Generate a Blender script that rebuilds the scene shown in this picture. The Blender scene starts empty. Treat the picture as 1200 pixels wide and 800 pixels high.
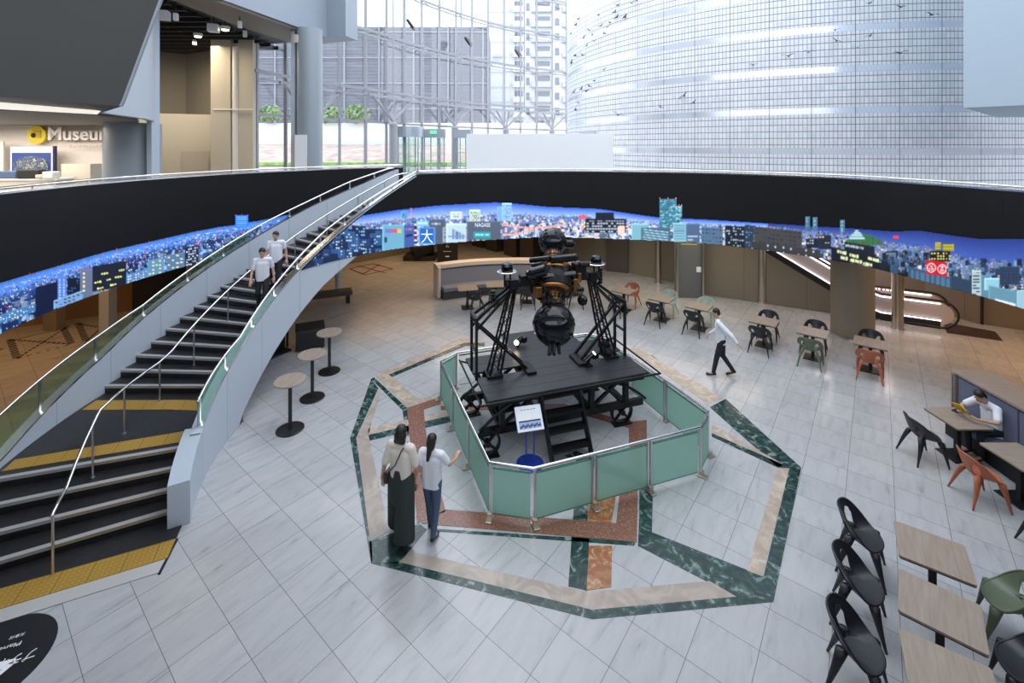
import bpy, bmesh, math, random
import numpy as np
from mathutils import Vector, Matrix
R = math.radians
sin, cos, pi = math.sin, math.cos, math.pi
SC = bpy.context.scene
COL = SC.collection
HC = 5.8          # eye height above the hall floor
UF = 4.05         # upper floor level
RB, RT = 2.68, 4.93   # gallery fascia: lower and upper edge
rnd = random.Random(7)

# ------------------------------------------------------------------ materials
def mat(name, col, rough=.5, metal=0., spec=.5, emit=None, es=0., coat=0., bump=None, noise=None, alpha=None):
    m = bpy.data.materials.new(name); m.use_nodes = True
    nt = m.node_tree; b = nt.nodes['Principled BSDF']
    b.inputs['Base Color'].default_value = (*col, 1)
    b.inputs['Roughness'].default_value = rough
    b.inputs['Metallic'].default_value = metal
    b.inputs['Specular IOR Level'].default_value = spec
    b.inputs['Coat Weight'].default_value = coat
    if emit: b.inputs['Emission Color'].default_value = (*emit, 1); b.inputs['Emission Strength'].default_value = es
    if noise:      # (scale xyz, strength)
        tc = nt.nodes.new('ShaderNodeTexCoord'); mp = nt.nodes.new('ShaderNodeMapping'); n = nt.nodes.new('ShaderNodeTexNoise')
        mp.inputs['Scale'].default_value = noise[0]; n.inputs['Scale'].default_value = 1.; n.inputs['Detail'].default_value = 6
        r = nt.nodes.new('ShaderNodeValToRGB'); k = noise[1]
        r.color_ramp.elements[0].position = .3; r.color_ramp.elements[1].position = .7
        r.color_ramp.elements[0].color = (*[c*(1-k) for c in col], 1); r.color_ramp.elements[1].color = (*[min(1, c*(1+k)) for c in col], 1)
        nt.links.new(tc.outputs['Object'], mp.inputs[0]); nt.links.new(mp.outputs[0], n.inputs[0]); nt.links.new(n.outputs[0], r.inputs[0]); nt.links.new(r.outputs[0], b.inputs['Base Color'])
    if bump:
        tc = nt.nodes.new('ShaderNodeTexCoord'); n = nt.nodes.new('ShaderNodeTexNoise'); n.inputs['Scale'].default_value = bump[0]
        bp = nt.nodes.new('ShaderNodeBump'); bp.inputs['Strength'].default_value = bump[1]; bp.inputs['Distance'].default_value = .01
        nt.links.new(tc.outputs['Object'], n.inputs[0]); nt.links.new(n.outputs[0], bp.inputs['Height']); nt.links.new(bp.outputs[0], b.inputs['Normal'])
    return m

def glassmat(name, tint, fac=.12, rough=0.02, diff=0.):
    m = bpy.data.materials.new(name); m.use_nodes = True; nt = m.node_tree
    nt.nodes.remove(nt.nodes['Principled BSDF']); out = nt.nodes['Material Output']
    t = nt.nodes.new('ShaderNodeBsdfTransparent'); t.inputs[0].default_value = (*tint, 1)
    g = nt.nodes.new('ShaderNodeBsdfGlossy'); g.inputs['Roughness'].default_value = rough
    mx = nt.nodes.new('ShaderNodeMixShader'); mx.inputs[0].default_value = fac
    nt.links.new(t.outputs[0], mx.inputs[1]); nt.links.new(g.outputs[0], mx.inputs[2])
    last = mx
    if diff:
        d = nt.nodes.new('ShaderNodeBsdfDiffuse'); d.inputs[0].default_value = (*tint, 1)
        m2 = nt.nodes.new('ShaderNodeMixShader'); m2.inputs[0].default_value = diff
        nt.links.new(mx.outputs[0], m2.inputs[1]); nt.links.new(d.outputs[0], m2.inputs[2]); last = m2
    nt.links.new(last.outputs[0], out.inputs[0])
    return m

def attrmat(name, emit=0., rough=.5):
    m = bpy.data.materials.new(name); m.use_nodes = True; nt = m.node_tree; b = nt.nodes['Principled BSDF']
    a = nt.nodes.new('ShaderNodeAttribute'); a.attribute_name = 'col'
    nt.links.new(a.outputs['Color'], b.inputs['Base Color']); b.inputs['Roughness'].default_value = rough
    if emit: nt.links.new(a.outputs['Color'], b.inputs['Emission Color']); b.inputs['Emission Strength'].default_value = emit
    return m

def math_node(nt, op, a, b=None, c=None):
    n = nt.nodes.new('ShaderNodeMath'); n.operation = op
    for i, v in enumerate((a, b, c)):
        if v is None: continue
        if isinstance(v, (int, float)): n.inputs[i].default_value = v
        else: nt.links.new(v, n.inputs[i])
    return n.outputs[0]

def grid_lines(nt, u, v, su, sv, w, ou=0., ov=0.):
    """1 on joint lines of a su x sv grid"""
    def line(x, s, o):
        f = math_node(nt, 'FRACT', math_node(nt, 'DIVIDE', math_node(nt, 'SUBTRACT', x, o), s))
        return math_node(nt, 'GREATER_THAN', math_node(nt, 'ABSOLUTE', math_node(nt, 'SUBTRACT', f, .5)), .5-w/s/2)
    return math_node(nt, 'MAXIMUM', line(u, su, ou), line(v, sv, ov))

def marble_floor():
    m = bpy.data.materials.new('white_marble_tiles'); m.use_nodes = True; nt = m.node_tree; b = nt.nodes['Principled BSDF']
    tc = nt.nodes.new('ShaderNodeTexCoord'); sx = nt.nodes.new('ShaderNodeSeparateXYZ'); nt.links.new(tc.outputs['Object'], sx.inputs[0])
    x, y = sx.outputs[0], sx.outputs[1]
    nx, ny = .7826, -.6225
    u = math_node(nt, 'ADD', math_node(nt, 'MULTIPLY', x, nx), math_node(nt, 'MULTIPLY', y, ny))
    v = math_node(nt, 'ADD', math_node(nt, 'MULTIPLY', x, -ny), math_node(nt, 'MULTIPLY', y, nx))
    g = grid_lines(nt, u, v, .639, .612, .006, -.433, 2.245)
    # per tile id
    iu = math_node(nt, 'FLOOR', math_node(nt, 'DIVIDE', math_node(nt, 'ADD', u, .433), .639))
    iv = math_node(nt, 'FLOOR', math_node(nt, 'DIVIDE', math_node(nt, 'SUBTRACT', v, 2.245), .612))
    cid = nt.nodes.new('ShaderNodeCombineXYZ'); nt.links.new(iu, cid.inputs[0]); nt.links.new(iv, cid.inputs[1])
    wn = nt.nodes.new('ShaderNodeTexWhiteNoise'); wn.noise_dimensions = '2D'; nt.links.new(cid.outputs[0], wn.inputs['Vector'])
    # veins, stretched, shifted per tile
    cv = nt.nodes.new('ShaderNodeCombineXYZ')
    nt.links.new(math_node(nt, 'ADD', math_node(nt, 'MULTIPLY', math_node(nt, 'ADD', x, math_node(nt, 'MULTIPLY', y, -.75)), 6.), math_node(nt, 'MULTIPLY', wn.outputs['Value'], 37.)), cv.inputs[0])
    nt.links.new(math_node(nt, 'MULTIPLY', math_node(nt, 'ADD', y, math_node(nt, 'MULTIPLY', x, .75)), 1.3), cv.inputs[1])
    n1 = nt.nodes.new('ShaderNodeTexNoise'); n1.inputs['Scale'].default_value = 1.; n1.inputs['Detail'].default_value = 7; n1.inputs['Roughness'].default_value = .62; n1.inputs['Distortion'].default_value = .6
    nt.links.new(cv.outputs[0], n1.inputs[0])
    r = nt.nodes.new('ShaderNodeValToRGB'); e = r.color_ramp.elements
    e[0].position = .26; e[0].color = (.29, .295, .31, 1); e[1].position = .5; e[1].color = (.45, .455, .465, 1)
    e2 = r.color_ramp.elements.new(.37); e2.color = (.41, .415, .43, 1)
    e3 = r.color_ramp.elements.new(.75); e3.color = (.49, .49, .495, 1)
    nt.links.new(n1.outputs[0], r.inputs[0])
    tone = nt.nodes.new('ShaderNodeMix'); tone.data_type = 'RGBA'; tone.blend_type = 'MULTIPLY'
    tv = nt.nodes.new('ShaderNodeMapRange'); tv.inputs[3].default_value = .93; tv.inputs[4].default_value = 1.04; nt.links.new(wn.outputs['Value'], tv.inputs[0])
    cc = nt.nodes.new('ShaderNodeCombineColor'); [nt.links.new(tv.outputs[0], cc.inputs[i]) for i in range(3)]
    tone.inputs[0].default_value = 1.; nt.links.new(r.outputs[0], tone.inputs[6]); nt.links.new(cc.outputs[0], tone.inputs[7])
    mx = nt.nodes.new('ShaderNodeMix'); mx.data_type = 'RGBA'; nt.links.new(g, mx.inputs[0]); nt.links.new(tone.outputs[2], mx.inputs[6]); mx.inputs[7].default_value = (.11, .11, .12, 1)
    nt.links.new(mx.outputs[2], b.inputs['Base Color']); b.inputs['Roughness'].default_value = .2
    return m

def stone(name, c0, c1, c2, scale=6., rough=.25, dist=1.2):
    m = bpy.data.materials.new(name); m.use_nodes = True; nt = m.node_tree; b = nt.nodes['Principled BSDF']
    tc = nt.nodes.new('ShaderNodeTexCoord'); n = nt.nodes.new('ShaderNodeTexNoise'); n.inputs['Scale'].default_value = scale; n.inputs['Detail'].default_value = 8; n.inputs['Roughness'].default_value = .6; n.inputs['Distortion'].default_value = dist
    nt.links.new(tc.outputs['Object'], n.inputs[0]); r = nt.nodes.new('ShaderNodeValToRGB'); e = r.color_ramp.elements
    e[0].position = .42; e[0].color = (*c0, 1); e[1].position = .64; e[1].color = (*c2, 1); k = e.new(.56); k.color = (*c1, 1)
    nt.links.new(n.outputs[0], r.inputs[0]); nt.links.new(r.outputs[0], b.inputs['Base Color']); b.inputs['Roughness'].default_value = rough
    return m

def uvgrid(name, base, joint, su, sv, w, rough=.3, metal=0., ou=0., ov=0., spec=.5):
    """panels with dark joints laid out in metres along the uv map"""
    m = bpy.data.materials.new(name); m.use_nodes = True; nt = m.node_tree; b = nt.nodes['Principled BSDF']
    uv = nt.nodes.new('ShaderNodeUVMap'); uv.uv_map = 'uv'; sx = nt.nodes.new('ShaderNodeSeparateXYZ'); nt.links.new(uv.outputs[0], sx.inputs[0])
    g = grid_lines(nt, sx.outputs[0], sx.outputs[1], su, sv, w, ou, ov)
    mx = nt.nodes.new('ShaderNodeMix'); mx.data_type = 'RGBA'; nt.links.new(g, mx.inputs[0]); mx.inputs[6].default_value = (*base, 1); mx.inputs[7].default_value = (*joint, 1)
    nt.links.new(mx.outputs[2], b.inputs['Base Color']); b.inputs['Roughness'].default_value = rough; b.inputs['Metallic'].default_value = metal; b.inputs['Specular IOR Level'].default_value = spec
    return m

def wood(name, c0, c1, sc=(3, 40, 40), rough=.45):
    m = bpy.data.materials.new(name); m.use_nodes = True; nt = m.node_tree; b = nt.nodes['Principled BSDF']
    tc = nt.nodes.new('ShaderNodeTexCoord'); mp = nt.nodes.new('ShaderNodeMapping'); mp.inputs['Scale'].default_value = sc
    n = nt.nodes.new('ShaderNodeTexNoise'); n.inputs['Scale'].default_value = 1; n.inputs['Detail'].default_value = 5; n.inputs['Distortion'].default_value = .4
    r = nt.nodes.new('ShaderNodeValToRGB'); e = r.color_ramp.elements; e[0].position = .3; e[0].color = (*c0, 1); e[1].position = .7; e[1].color = (*c1, 1)
    nt.links.new(tc.outputs['Object'], mp.inputs[0]); nt.links.new(mp.outputs[0], n.inputs[0]); nt.links.new(n.outputs[0], r.inputs[0]); nt.links.new(r.outputs[0], b.inputs['Base Color'])
    b.inputs['Roughness'].default_value = rough
    return m

M = {}
M['marble'] = marble_floor()
M['green'] = stone('green_marble', (.012, .035, .032), (.035, .075, .068), (.22, .3, .27), 5, .2, 1.6)
M['beige'] = stone('beige_marble', (.42, .33, .26), (.5, .41, .33), (.58, .5, .42), 4, .25)
M['tan'] = stone('tan_travertine', (.36, .3, .255), (.44, .37, .315), (.5, .43, .37), 2, .3, 2.)
M['granite'] = stone('red_granite', (.2, .085, .055), (.27, .125, .085), (.38, .21, .15), 40, .25, .2)
M['orange'] = stone('orange_onyx', (.3, .11, .035), (.42, .2, .09), (.55, .38, .24), 6, .22, 1.5)
M['steel'] = mat('brushed_steel', (.62, .62, .63), .28, 1.)
M['rail_steel'] = mat('polished_rail_steel', (.78, .78, .79), .18, 1.)
M['bronze'] = mat('bronze_tone_steel', (.52, .47, .4), .3, 1.)
M['panel'] = uvgrid('pale_blue_metal_panel', (.50, .56, .64), (.26, .29, .34), 1.25, 30, .012, .42)
M['pale'] = mat('pale_blue_panel', (.47, .53, .60), .45)
M['fascia'] = uvgrid('black_fascia_panel', (.009, .009, .0105), (.004, .004, .005), 1.5, 30, .012, .5, spec=.2)
M['column'] = mat('grey_column_paint', (.30, .34, .38), .4)
M['white'] = mat('white_paint', (.88, .89, .91), .5)
M['cream'] = mat('cream_plaster', (.52, .47, .38), .7)
M['warmwhite'] = mat('warm_white_wall', (.80, .75, .69), .7)
M['darkbox'] = mat('dark_grey_panel', (.055, .055, .054), .6)
M['dark'] = mat('dark_ceiling', (.03, .029, .03), .7)
M['brownwall'] = uvgrid('taupe_wall_panel', (.2, .175, .135), (.1, .085, .065), 1.9, 30, .015, .55)
M['door'] = mat('grey_door', (.13, .14, .145), .5)
M['black'] = mat('black_paint', (.012, .012, .013), .38)
M['blackmatte'] = mat('matt_black', (.012, .012, .013), .65)
M['iron'] = mat('black_iron', (.008, .008, .009), .35, 0, spec=.3)
M['gloss'] = mat('glossy_black_enamel', (.006, .0065, .009), .13, 0, spec=.42)
M['brass'] = mat('worn_brass', (.42, .2, .07), .35, 1.)
M['deck'] = mat('dark_deck_board', (.022, .021, .027), .42, noise=((2, 30, 2), .3))
M['tread'] = mat('dark_stair_tile', (.018, .017, .018), .45, noise=((9, 9, 9), .3))
M['nosing'] = mat('grey_nosing_strip', (.40, .39, .385), .5)
def tactile():
    m = mat('yellow_tactile_tile', (.40, .235, .035), .55); nt = m.node_tree; b = nt.nodes['Principled BSDF']
    tc = nt.nodes.new('ShaderNodeTexCoord'); mp = nt.nodes.new('ShaderNodeMapping'); mp.inputs['Rotation'].default_value = (0, 0, R(-23)); sx = nt.nodes.new('ShaderNodeSeparateXYZ')
    nt.links.new(tc.outputs['Object'], mp.inputs[0]); nt.links.new(mp.outputs[0], sx.inputs[0]); u, v = sx.outputs[0], sx.outputs[1]
    joint = grid_lines(nt, u, v, .36, 50, .008, .07, 7)
    def dd(x): f = math_node(nt, 'SUBTRACT', math_node(nt, 'FRACT', math_node(nt, 'DIVIDE', x, .06)), .5); return math_node(nt, 'MULTIPLY', f, f)
    dot = math_node(nt, 'LESS_THAN', math_node(nt, 'ADD', dd(u), dd(v)), .07)
    a = nt.nodes.new('ShaderNodeMix'); a.data_type = 'RGBA'; nt.links.new(dot, a.inputs[0]); a.inputs[6].default_value = (.38, .22, .03, 1); a.inputs[7].default_value = (.47, .29, .055, 1)
    c = nt.nodes.new('ShaderNodeMix'); c.data_type = 'RGBA'; nt.links.new(joint, c.inputs[0]); nt.links.new(a.outputs[2], c.inputs[6]); c.inputs[7].default_value = (.12, .07, .02, 1); nt.links.new(c.outputs[2], b.inputs['Base Color'])
    bp = nt.nodes.new('ShaderNodeBump'); bp.inputs['Strength'].default_value = .6; bp.inputs['Distance'].default_value = .01; nt.links.new(dot, bp.inputs['Height']); nt.links.new(bp.outputs[0], b.inputs['Normal'])
    return m
M['tactile'] = tactile()
M['chair_black'] = mat('charcoal_plastic', (.013, .013, .018), .4)
M['chair_green'] = mat('sage_plastic', (.105, .14, .085), .42)
M['chair_mint'] = mat('mint_plastic', (.36, .46, .38), .42)
M['chair_orange'] = mat('terracotta_plastic', (.40, .12, .055), .42)
M['oak'] = wood('greyed_oak_laminate', (.27, .21, .165), (.35, .28, .225), (40, 3, 40))
M['oak2'] = wood('warm_oak_veneer', (.38, .25, .15), (.48, .34, .22))
M['oakgrey'] = wood('grey_oak_veneer', (.24, .19, .16), (.3, .245, .205), (3, 30, 30))
M['fabric'] = mat('blue_grey_fabric', (.13, .145, .21), .9)
M['fabricgrey'] = mat('grey_fabric', (.24, .24, .27), .9)
M['blue'] = mat('cobalt_blue_paint', (.015, .06, .42), .4)
M['frost'] = glassmat('frosted_green_glass', (.55, .80, .70), .08, .25, .5)
M['clear'] = glassmat('clear_glass', (.93, .98, .96), .07)
M['olive'] = glassmat('balustrade_glass', (.62, .76, .62), .08, .03, .05)
M['teal'] = glassmat('teal_balustrade_glass', (.35, .62, .56), .08, .05, .25)
M['window'] = glassmat('window_glass', (.96, .98, 1.), .05)
M['yellow'] = mat('yellow_paint', (.75, .6, .03), .5)
M['paper'] = mat('white_board_print', (.85, .87, .9), .6)
M['skin'] = mat('skin', (.52, .31, .21), .5)
M['hair'] = mat('black_hair', (.012, .009, .008), .5)
M['shirt'] = mat('white_cotton', (.75, .77, .83), .85)
M['creamshirt'] = mat('cream_cotton', (.72, .66, .58), .85)
M['trousers'] = mat('black_trousers', (.012, .012, .015), .8)
M['skirt'] = mat('dark_green_cloth', (.025, .035, .032), .85)
M['jeans'] = mat('blue_denim', (.07, .11, .19), .85)
M['shoe'] = mat('dark_shoe_leather', (.01, .009, .009), .4)
M['lamp'] = mat('lamp_glow', (1, .9, .7), .5, emit=(1, .82, .55), es=12)
M['lightstrip'] = mat('white_light_strip', (1, 1, 1), .5, emit=(1, .9, .88), es=3.0)
M['ledpanel'] = mat('lit_ceiling_panel', (1, .95, .85), .5, emit=(1, .93, .82), es=.75)
M['whiteplastic'] = mat('white_plastic', (.7, .7, .7), .4)
M['red'] = mat('red_paint', (.5, .02, .015), .5)
M['mural'] = attrmat('night_city_mural_screen', .46, .5)
M['muralwhite'] = mat('mural_white_lettering', (.7, .8, .85), .5, emit=(.75, .87, .92), es=.55)

# ------------------------------------------------------------------ mesh builder
class MB:
    def __init__(s): s.v = []; s.f = []; s.mi = []; s.cur = 0; s.uv = None
    def add(s, vs, fs):
        o = len(s.v); s.v += [tuple(v) for v in vs]; s.f += [tuple(i+o for i in f) for f in fs]; s.mi += [s.cur]*len(fs); return s
    def box(s, c, d, rz=0., m=None):
        hx, hy, hz = d[0]/2, d[1]/2, d[2]/2
        vs = [Vector((x*hx, y*hy, z*hz)) for z in (-1, 1) for y in (-1, 1) for x in (-1, 1)]
        if m is not None: vs = [m @ v for v in vs]
        elif rz: q = Matrix.Rotation(rz, 3, 'Z'); vs = [q @ v for v in vs]
        vs = [v+Vector(c) for v in vs]
        return s.add(vs, [(0, 2, 3, 1), (4, 5, 7, 6), (0, 1, 5, 4), (2, 6, 7, 3), (0, 4, 6, 2), (1, 3, 7, 5)])
    def prism(s, poly, z0, z1):
        n = len(poly); a = sum(poly[i][0]*poly[(i+1) % n][1]-poly[(i+1) % n][0]*poly[i][1] for i in range(n))
        if a < 0: poly = poly[::-1]
        vs = [(p[0], p[1], z0) for p in poly]+[(p[0], p[1], z1) for p in poly]
        return s.add(vs, [tuple(range(n-1, -1, -1)), tuple(range(n, 2*n))]+[(i, (i+1) % n, n+(i+1) % n, n+i) for i in range(n)])
    def cyl(s, p0, p1, r0, r1=None, n=16, cap=True):
        r1 = r0 if r1 is None else r1
        p0, p1 = Vector(p0), Vector(p1); d = (p1-p0)
        q = d.to_track_quat('Z', 'Y').to_matrix()
        vs = [p0+q @ Vector((cos(2*pi*i/n)*r0, sin(2*pi*i/n)*r0, 0)) for i in range(n)]+[p1+q @ Vector((cos(2*pi*i/n)*r1, sin(2*pi*i/n)*r1, 0)) for i in range(n)]
        fs = [(i, (i+1) % n, n+(i+1) % n, n+i) for i in range(n)]
        if cap: fs += [tuple(range(n-1, -1, -1)), tuple(range(n, 2*n))]
        return s.add(vs, fs)
    def bar(s, p0, p1, w, h=None, up=(0, 0, 1)):
        h = w if h is None else h
        p0, p1 = Vector(p0), Vector(p1); z = (p1-p0).normalized(); u = Vector(up)
        if abs(z.dot(u)) > .98: u = Vector((0, 1, 0))
        x = z.cross(u).normalized(); y = x.cross(z)
        vs = [p+x*a*w/2+y*b*h/2 for p in (p0, p1) for a, b in ((-1, -1), (1, -1), (1, 1), (-1, 1))]
        return s.add(vs, [(3, 2, 1, 0), (4, 5, 6, 7), (0, 1, 5, 4), (1, 2, 6, 5), (2, 3, 7, 6), (3, 0, 4, 7)])
    def tube(s, pts, r, n=8, closed=False, cap=True):
        P = [Vector(p) for p in pts]; k = len(P); rings = []
        rr = r if isinstance(r, (list, tuple)) else [r]*k
        prev = None
        for i, p in enumerate(P):
            if closed: t = P[(i+1) % k]-P[i-1]
            else: t = P[min(i+1, k-1)]-P[max(i-1, 0)]
            t.normalize()
            if prev is None:
                a = Vector((0, 0, 1)) if abs(t.z) < .9 else Vector((1, 0, 0)); x = t.cross(a).normalized()
            else: x = (prev-t*prev.dot(t)).normalized()
            prev = x; y = t.cross(x)
            rings.append([p+(x*cos(2*pi*j/n)+y*sin(2*pi*j/n))*rr[i] for j in range(n)])
        vs = [v for g in rings for v in g]; fs = []
        for i in range(k if closed else k-1):
            a, b = i*n, ((i+1) % k)*n
            fs += [(a+j, a+(j+1) % n, b+(j+1) % n, b+j) for j in range(n)]
        if cap and not closed: fs += [tuple(range(n-1, -1, -1)), tuple((k-1)*n+j for j in range(n))]
        return s.add(vs, fs)
    def lathe(s, prof, c=(0, 0, 0), n=24, m=None):
        vs = []
        for r, z in prof:
            for j in range(n):
                v = Vector((r*cos(2*pi*j/n), r*sin(2*pi*j/n), z))
                if m is not None: v = m @ v
                vs.append(v+Vector(c))
        k = len(prof); fs = [(i*n+j, i*n+(j+1) % n, (i+1)*n+(j+1) % n, (i+1)*n+j) for i in range(k-1) for j in range(n)]
        fs += [tuple(range(n-1, -1, -1)), tuple((k-1)*n+j for j in range(n))]
        return s.add(vs, fs)
    def ball(s, c, r, n=16, m=None):
        r = (r, r, r) if isinstance(r, (int, float)) else r
        k = n//2; prof = [(max(1e-4, sin(pi*i/k)), -cos(pi*i/k)) for i in range(k+1)]
        mm = Matrix.Diagonal(r).to_3x3() if m is None else m @ Matrix.Diagonal(r).to_3x3()
        return s.lathe(prof, c, n, mm)
    def grid(s, fn, nu, nv, flip=False, uvf=None):
        """fn(i,j)->point for i 0..nu, j 0..nv"""
        vs = [fn(i, j) for j in range(nv+1) for i in range(nu+1)]; w = nu+1
        fs = [(j*w+i, j*w+i+1, (j+1)*w+i+1, (j+1)*w+i) for j in range(nv) for i in range(nu)]
        if flip: fs = [f[::-1] for f in fs]
        return s.add(vs, fs)
    def build(s, name, m, parent=None, smooth=False, bevel=0., uv=None, edge=None):
        me = bpy.data.meshes.new(name); me.from_pydata(s.v, [], s.f)
        for mm in (m if isinstance(m, (list, tuple)) else [m]): me.materials.append(mm)
        if len(me.materials) > 1: me.polygons.foreach_set('material_index', s.mi)
        if uv:
            l = me.uv_layers.new(name='uv')
            for lp in me.loops: l.data[lp.index].uv = uv(s.v[lp.vertex_index])
        if smooth:
            me.polygons.foreach_set('use_smooth', [True]*len(me.polygons))
        me.update()
        o = bpy.data.objects.new(name, me); COL.objects.link(o)
        if smooth and smooth is not True: 
            md = o.modifiers.new('ws', 'WEIGHTED_NORMAL')
        if parent: o.parent = parent
        if bevel:
            b = o.modifiers.new('bevel', 'BEVEL'); b.width = bevel; b.segments = 2; b.limit_method = 'ANGLE'
        return o

def sharp(o, ang=35):
    me = o.data
    me.polygons.foreach_set('use_smooth', [True]*len(me.polygons))
    bm = bmesh.new(); bm.from_mesh(me)
    for e in bm.edges:
        if len(e.link_faces) == 2 and e.calc_face_angle(0) > R(ang): e.smooth = False
    bm.to_mesh(me); bm.free(); return o

def tag(o, label, cat, group=None, kind=None):
    o['label'] = label; o['category'] = cat
    if group: o['group'] = group
    if kind: o['kind'] = kind
    return o
def struct(o, label=None):
    o['kind'] = 'structure'
    if label: o['label'] = label; o['category'] = 'building'
    return o
def thing(name, loc, label, cat, rz=0., group=None):
    o = bpy.data.objects.new(name, None); COL.objects.link(o); o.empty_display_size = .1
    o.location = loc; o.rotation_euler = (0, 0, rz)
    return tag(o, label, cat, group)
def copy_tree(src, loc, rz, label, group=None, mats=None):
    kids = [(src, None)]; made = {}
    c = src.copy(); COL.objects.link(c); c.location = loc; c.rotation_euler = (0, 0, rz); c['label'] = label
    if group: c['group'] = group
    def rec(a, b):
        for ch in a.children:
            if ch.name in skip: continue
            d = ch.copy(); COL.objects.link(d); d.parent = b
            if mats and d.type == 'MESH':
                for sl in d.material_slots:
                    m0 = sl.material
                    if m0 in mats: sl.link = 'OBJECT'; sl.material = mats[m0]
            rec(ch, d)
    skip = set(); rec(src, c)
    return c

def P(px, py, z=0.):
    """a measured point of the floor plan (or of a level z)"""
    y = 540*(HC-z)/(py-171.); return ((px-600)*y/540, y)
def lerp_tab(tab, x):
    if x <= tab[0][0]: return tab[0][1]
    for (a, u), (b, v) in zip(tab, tab[1:]):
        if x <= b: return u+(v-u)*(x-a)/(b-a)
    return tab[-1][1]
# ------------------------------------------------------------------ camera, world
cd = bpy.data.cameras.new('camera'); cam = bpy.data.objects.new('camera', cd); COL.objects.link(cam)
cam.location = (0, 0, HC); cam.rotation_euler = (R(90), 0, 0)
cd.sensor_width = 36; cd.lens = 540/1200*36; cd.shift_y = -(400-171)/1200.; cd.clip_start = .05; cd.clip_end = 500
SC.camera = cam
SC.view_settings.view_transform = 'Standard'; SC.view_settings.look = 'None'; SC.view_settings.gamma = 1; SC.view_settings.use_curve_mapping = False
SC.view_settings.exposure = EXPOSURE = .25
w = bpy.data.worlds.new('sky'); SC.world = w; w.use_nodes = True
w.node_tree.nodes['Background'].inputs[0].default_value = (.86, .92, 1., 1); w.node_tree.nodes['Background'].inputs[1].default_value = 2.9
SC.cycles.use_denoising = True; SC.cycles.max_bounces = 8; SC.cycles.transparent_max_bounces = 24; SC.cycles.sample_clamp_indirect = 6
SC.cycles.caustics_reflective = False; SC.cycles.caustics_refractive = False

# ------------------------------------------------------------------ plan curves
CC = (-.3, 9.7)                       # centre of the curved stair
def cp(r, th): return (CC[0]+r*cos(R(th)), CC[1]+r*sin(R(th)))
RL, RI = 8.47, 5.34
def arc(r, a, b, st=1.5):
    n = max(1, int(abs(b-a)/st)); return [cp(r, a+(b-a)*i/n) for i in range(n+1)]
left_vis = arc(RL, 116.5, 206)
left_hid = [(-7.6, 4.2), (-6.4, 2.2), (-4.6, .7), (-2.4, -.15), (0, -.45)]
def spl(pts, st=4):
    out = []
    for i in range(len(pts)-1):
        p0, p1, p2, p3 = pts[max(i-1, 0)], pts[i], pts[i+1], pts[min(i+2, len(pts)-1)]
        for k in range(st):
            t = k/st
            out.append(tuple(.5*(2*p1[a]+(p2[a]-p0[a])*t+(2*p0[a]-5*p1[a]+4*p2[a]-p3[a])*t*t+(3*p1[a]-p0[a]-3*p2[a]+p3[a])*t**3) for a in (0, 1)))
    return out+[pts[-1]]
far_ctrl = [cp(RI, 120), (-1.55, 15.0), (0, 15.5), (1.15, 15.75), (2.9, 15.55), (5.5, 14.95), (7.05, 14.2), (8.95, 12.3), (9.5, 10.6), (9.8, 8.85), (9.6, 6.6), (8.6, 4.1), (6.6, 1.8), (3.6, .2), (0, -.45)]
right_far = spl(far_ctrl, 5)
inner_arc = arc(RI, 160, 120, 1.)
ring_right = inner_arc+right_far[1:]

CAPO = [(118, 4.93), (120, 4.88), (130, 4.3), (140, 3.78), (150, 3.2), (173, 1.85), (180, 1.4), (195, .74), (205, .55)]
CAPI = [(116, 4.93), (120, 4.9), (150, 3.25), (180, 1.62), (198, .92), (205, .85)]
HANO = [(116, 5.02), (120, 4.99), (130, 4.55), (140, 3.98), (150, 3.45), (173, 2.1), (180, 1.85), (195, 1.42), (205, 1.2)]
HANI = [(116, 5.02), (120, 5.0), (150, 3.55), (180, 1.78), (200, 1.34)]
def cumlen(pts):
    d = [0.]
    for a, b in zip(pts, pts[1:]): d.append(d[-1]+math.dist(a, b))
    return d
def offset(pts, d):
    out = []
    for i, p in enumerate(pts):
        a, b = pts[max(i-1, 0)], pts[min(i+1, len(pts)-1)]
        t = Vector((b[0]-a[0], b[1]-a[1])).normalized(); out.append((p[0]-t.y*d, p[1]+t.x*d))
    return out
def wallstrip(name, pts, z0, z1, th, m, parent=None, uvs=True):
    """vertical curved wall; z0,z1 functions of index; th thickness to the left of travel"""
    q = offset(pts, th); n = len(pts); cl = cumlen(pts); b = MB()
    vs = []
    for i in range(n):
        a, c = z0(i), z1(i)
        vs += [(pts[i][0], pts[i][1], a), (pts[i][0], pts[i][1], c), (q[i][0], q[i][1], c), (q[i][0], q[i][1], a)]
    fs = []
    for i in range(n-1):
        o, p = 4*i, 4*i+4
        fs += [(o, p, p+1, o+1), (o+1, p+1, p+2, o+2), (o+2, p+2, p+3, o+3), (o+3, p+3, p, o)]
    fs += [(0, 1, 2, 3), (4*n-4, 4*n-1, 4*n-2, 4*n-3)]
    b.add(vs, fs)
    me = bpy.data.meshes.new(name); me.from_pydata(b.v, [], b.f); me.materials.append(m)
    l = me.uv_layers.new(name='uv')
    for lp in me.loops: l.data[lp.index].uv = (cl[lp.vertex_index//4], me.vertices[lp.vertex_index].co.z)
    o = bpy.data.objects.new(name, me); COL.objects.link(o)
    if parent: o.parent = parent
    sharp(o, 40); return o

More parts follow.
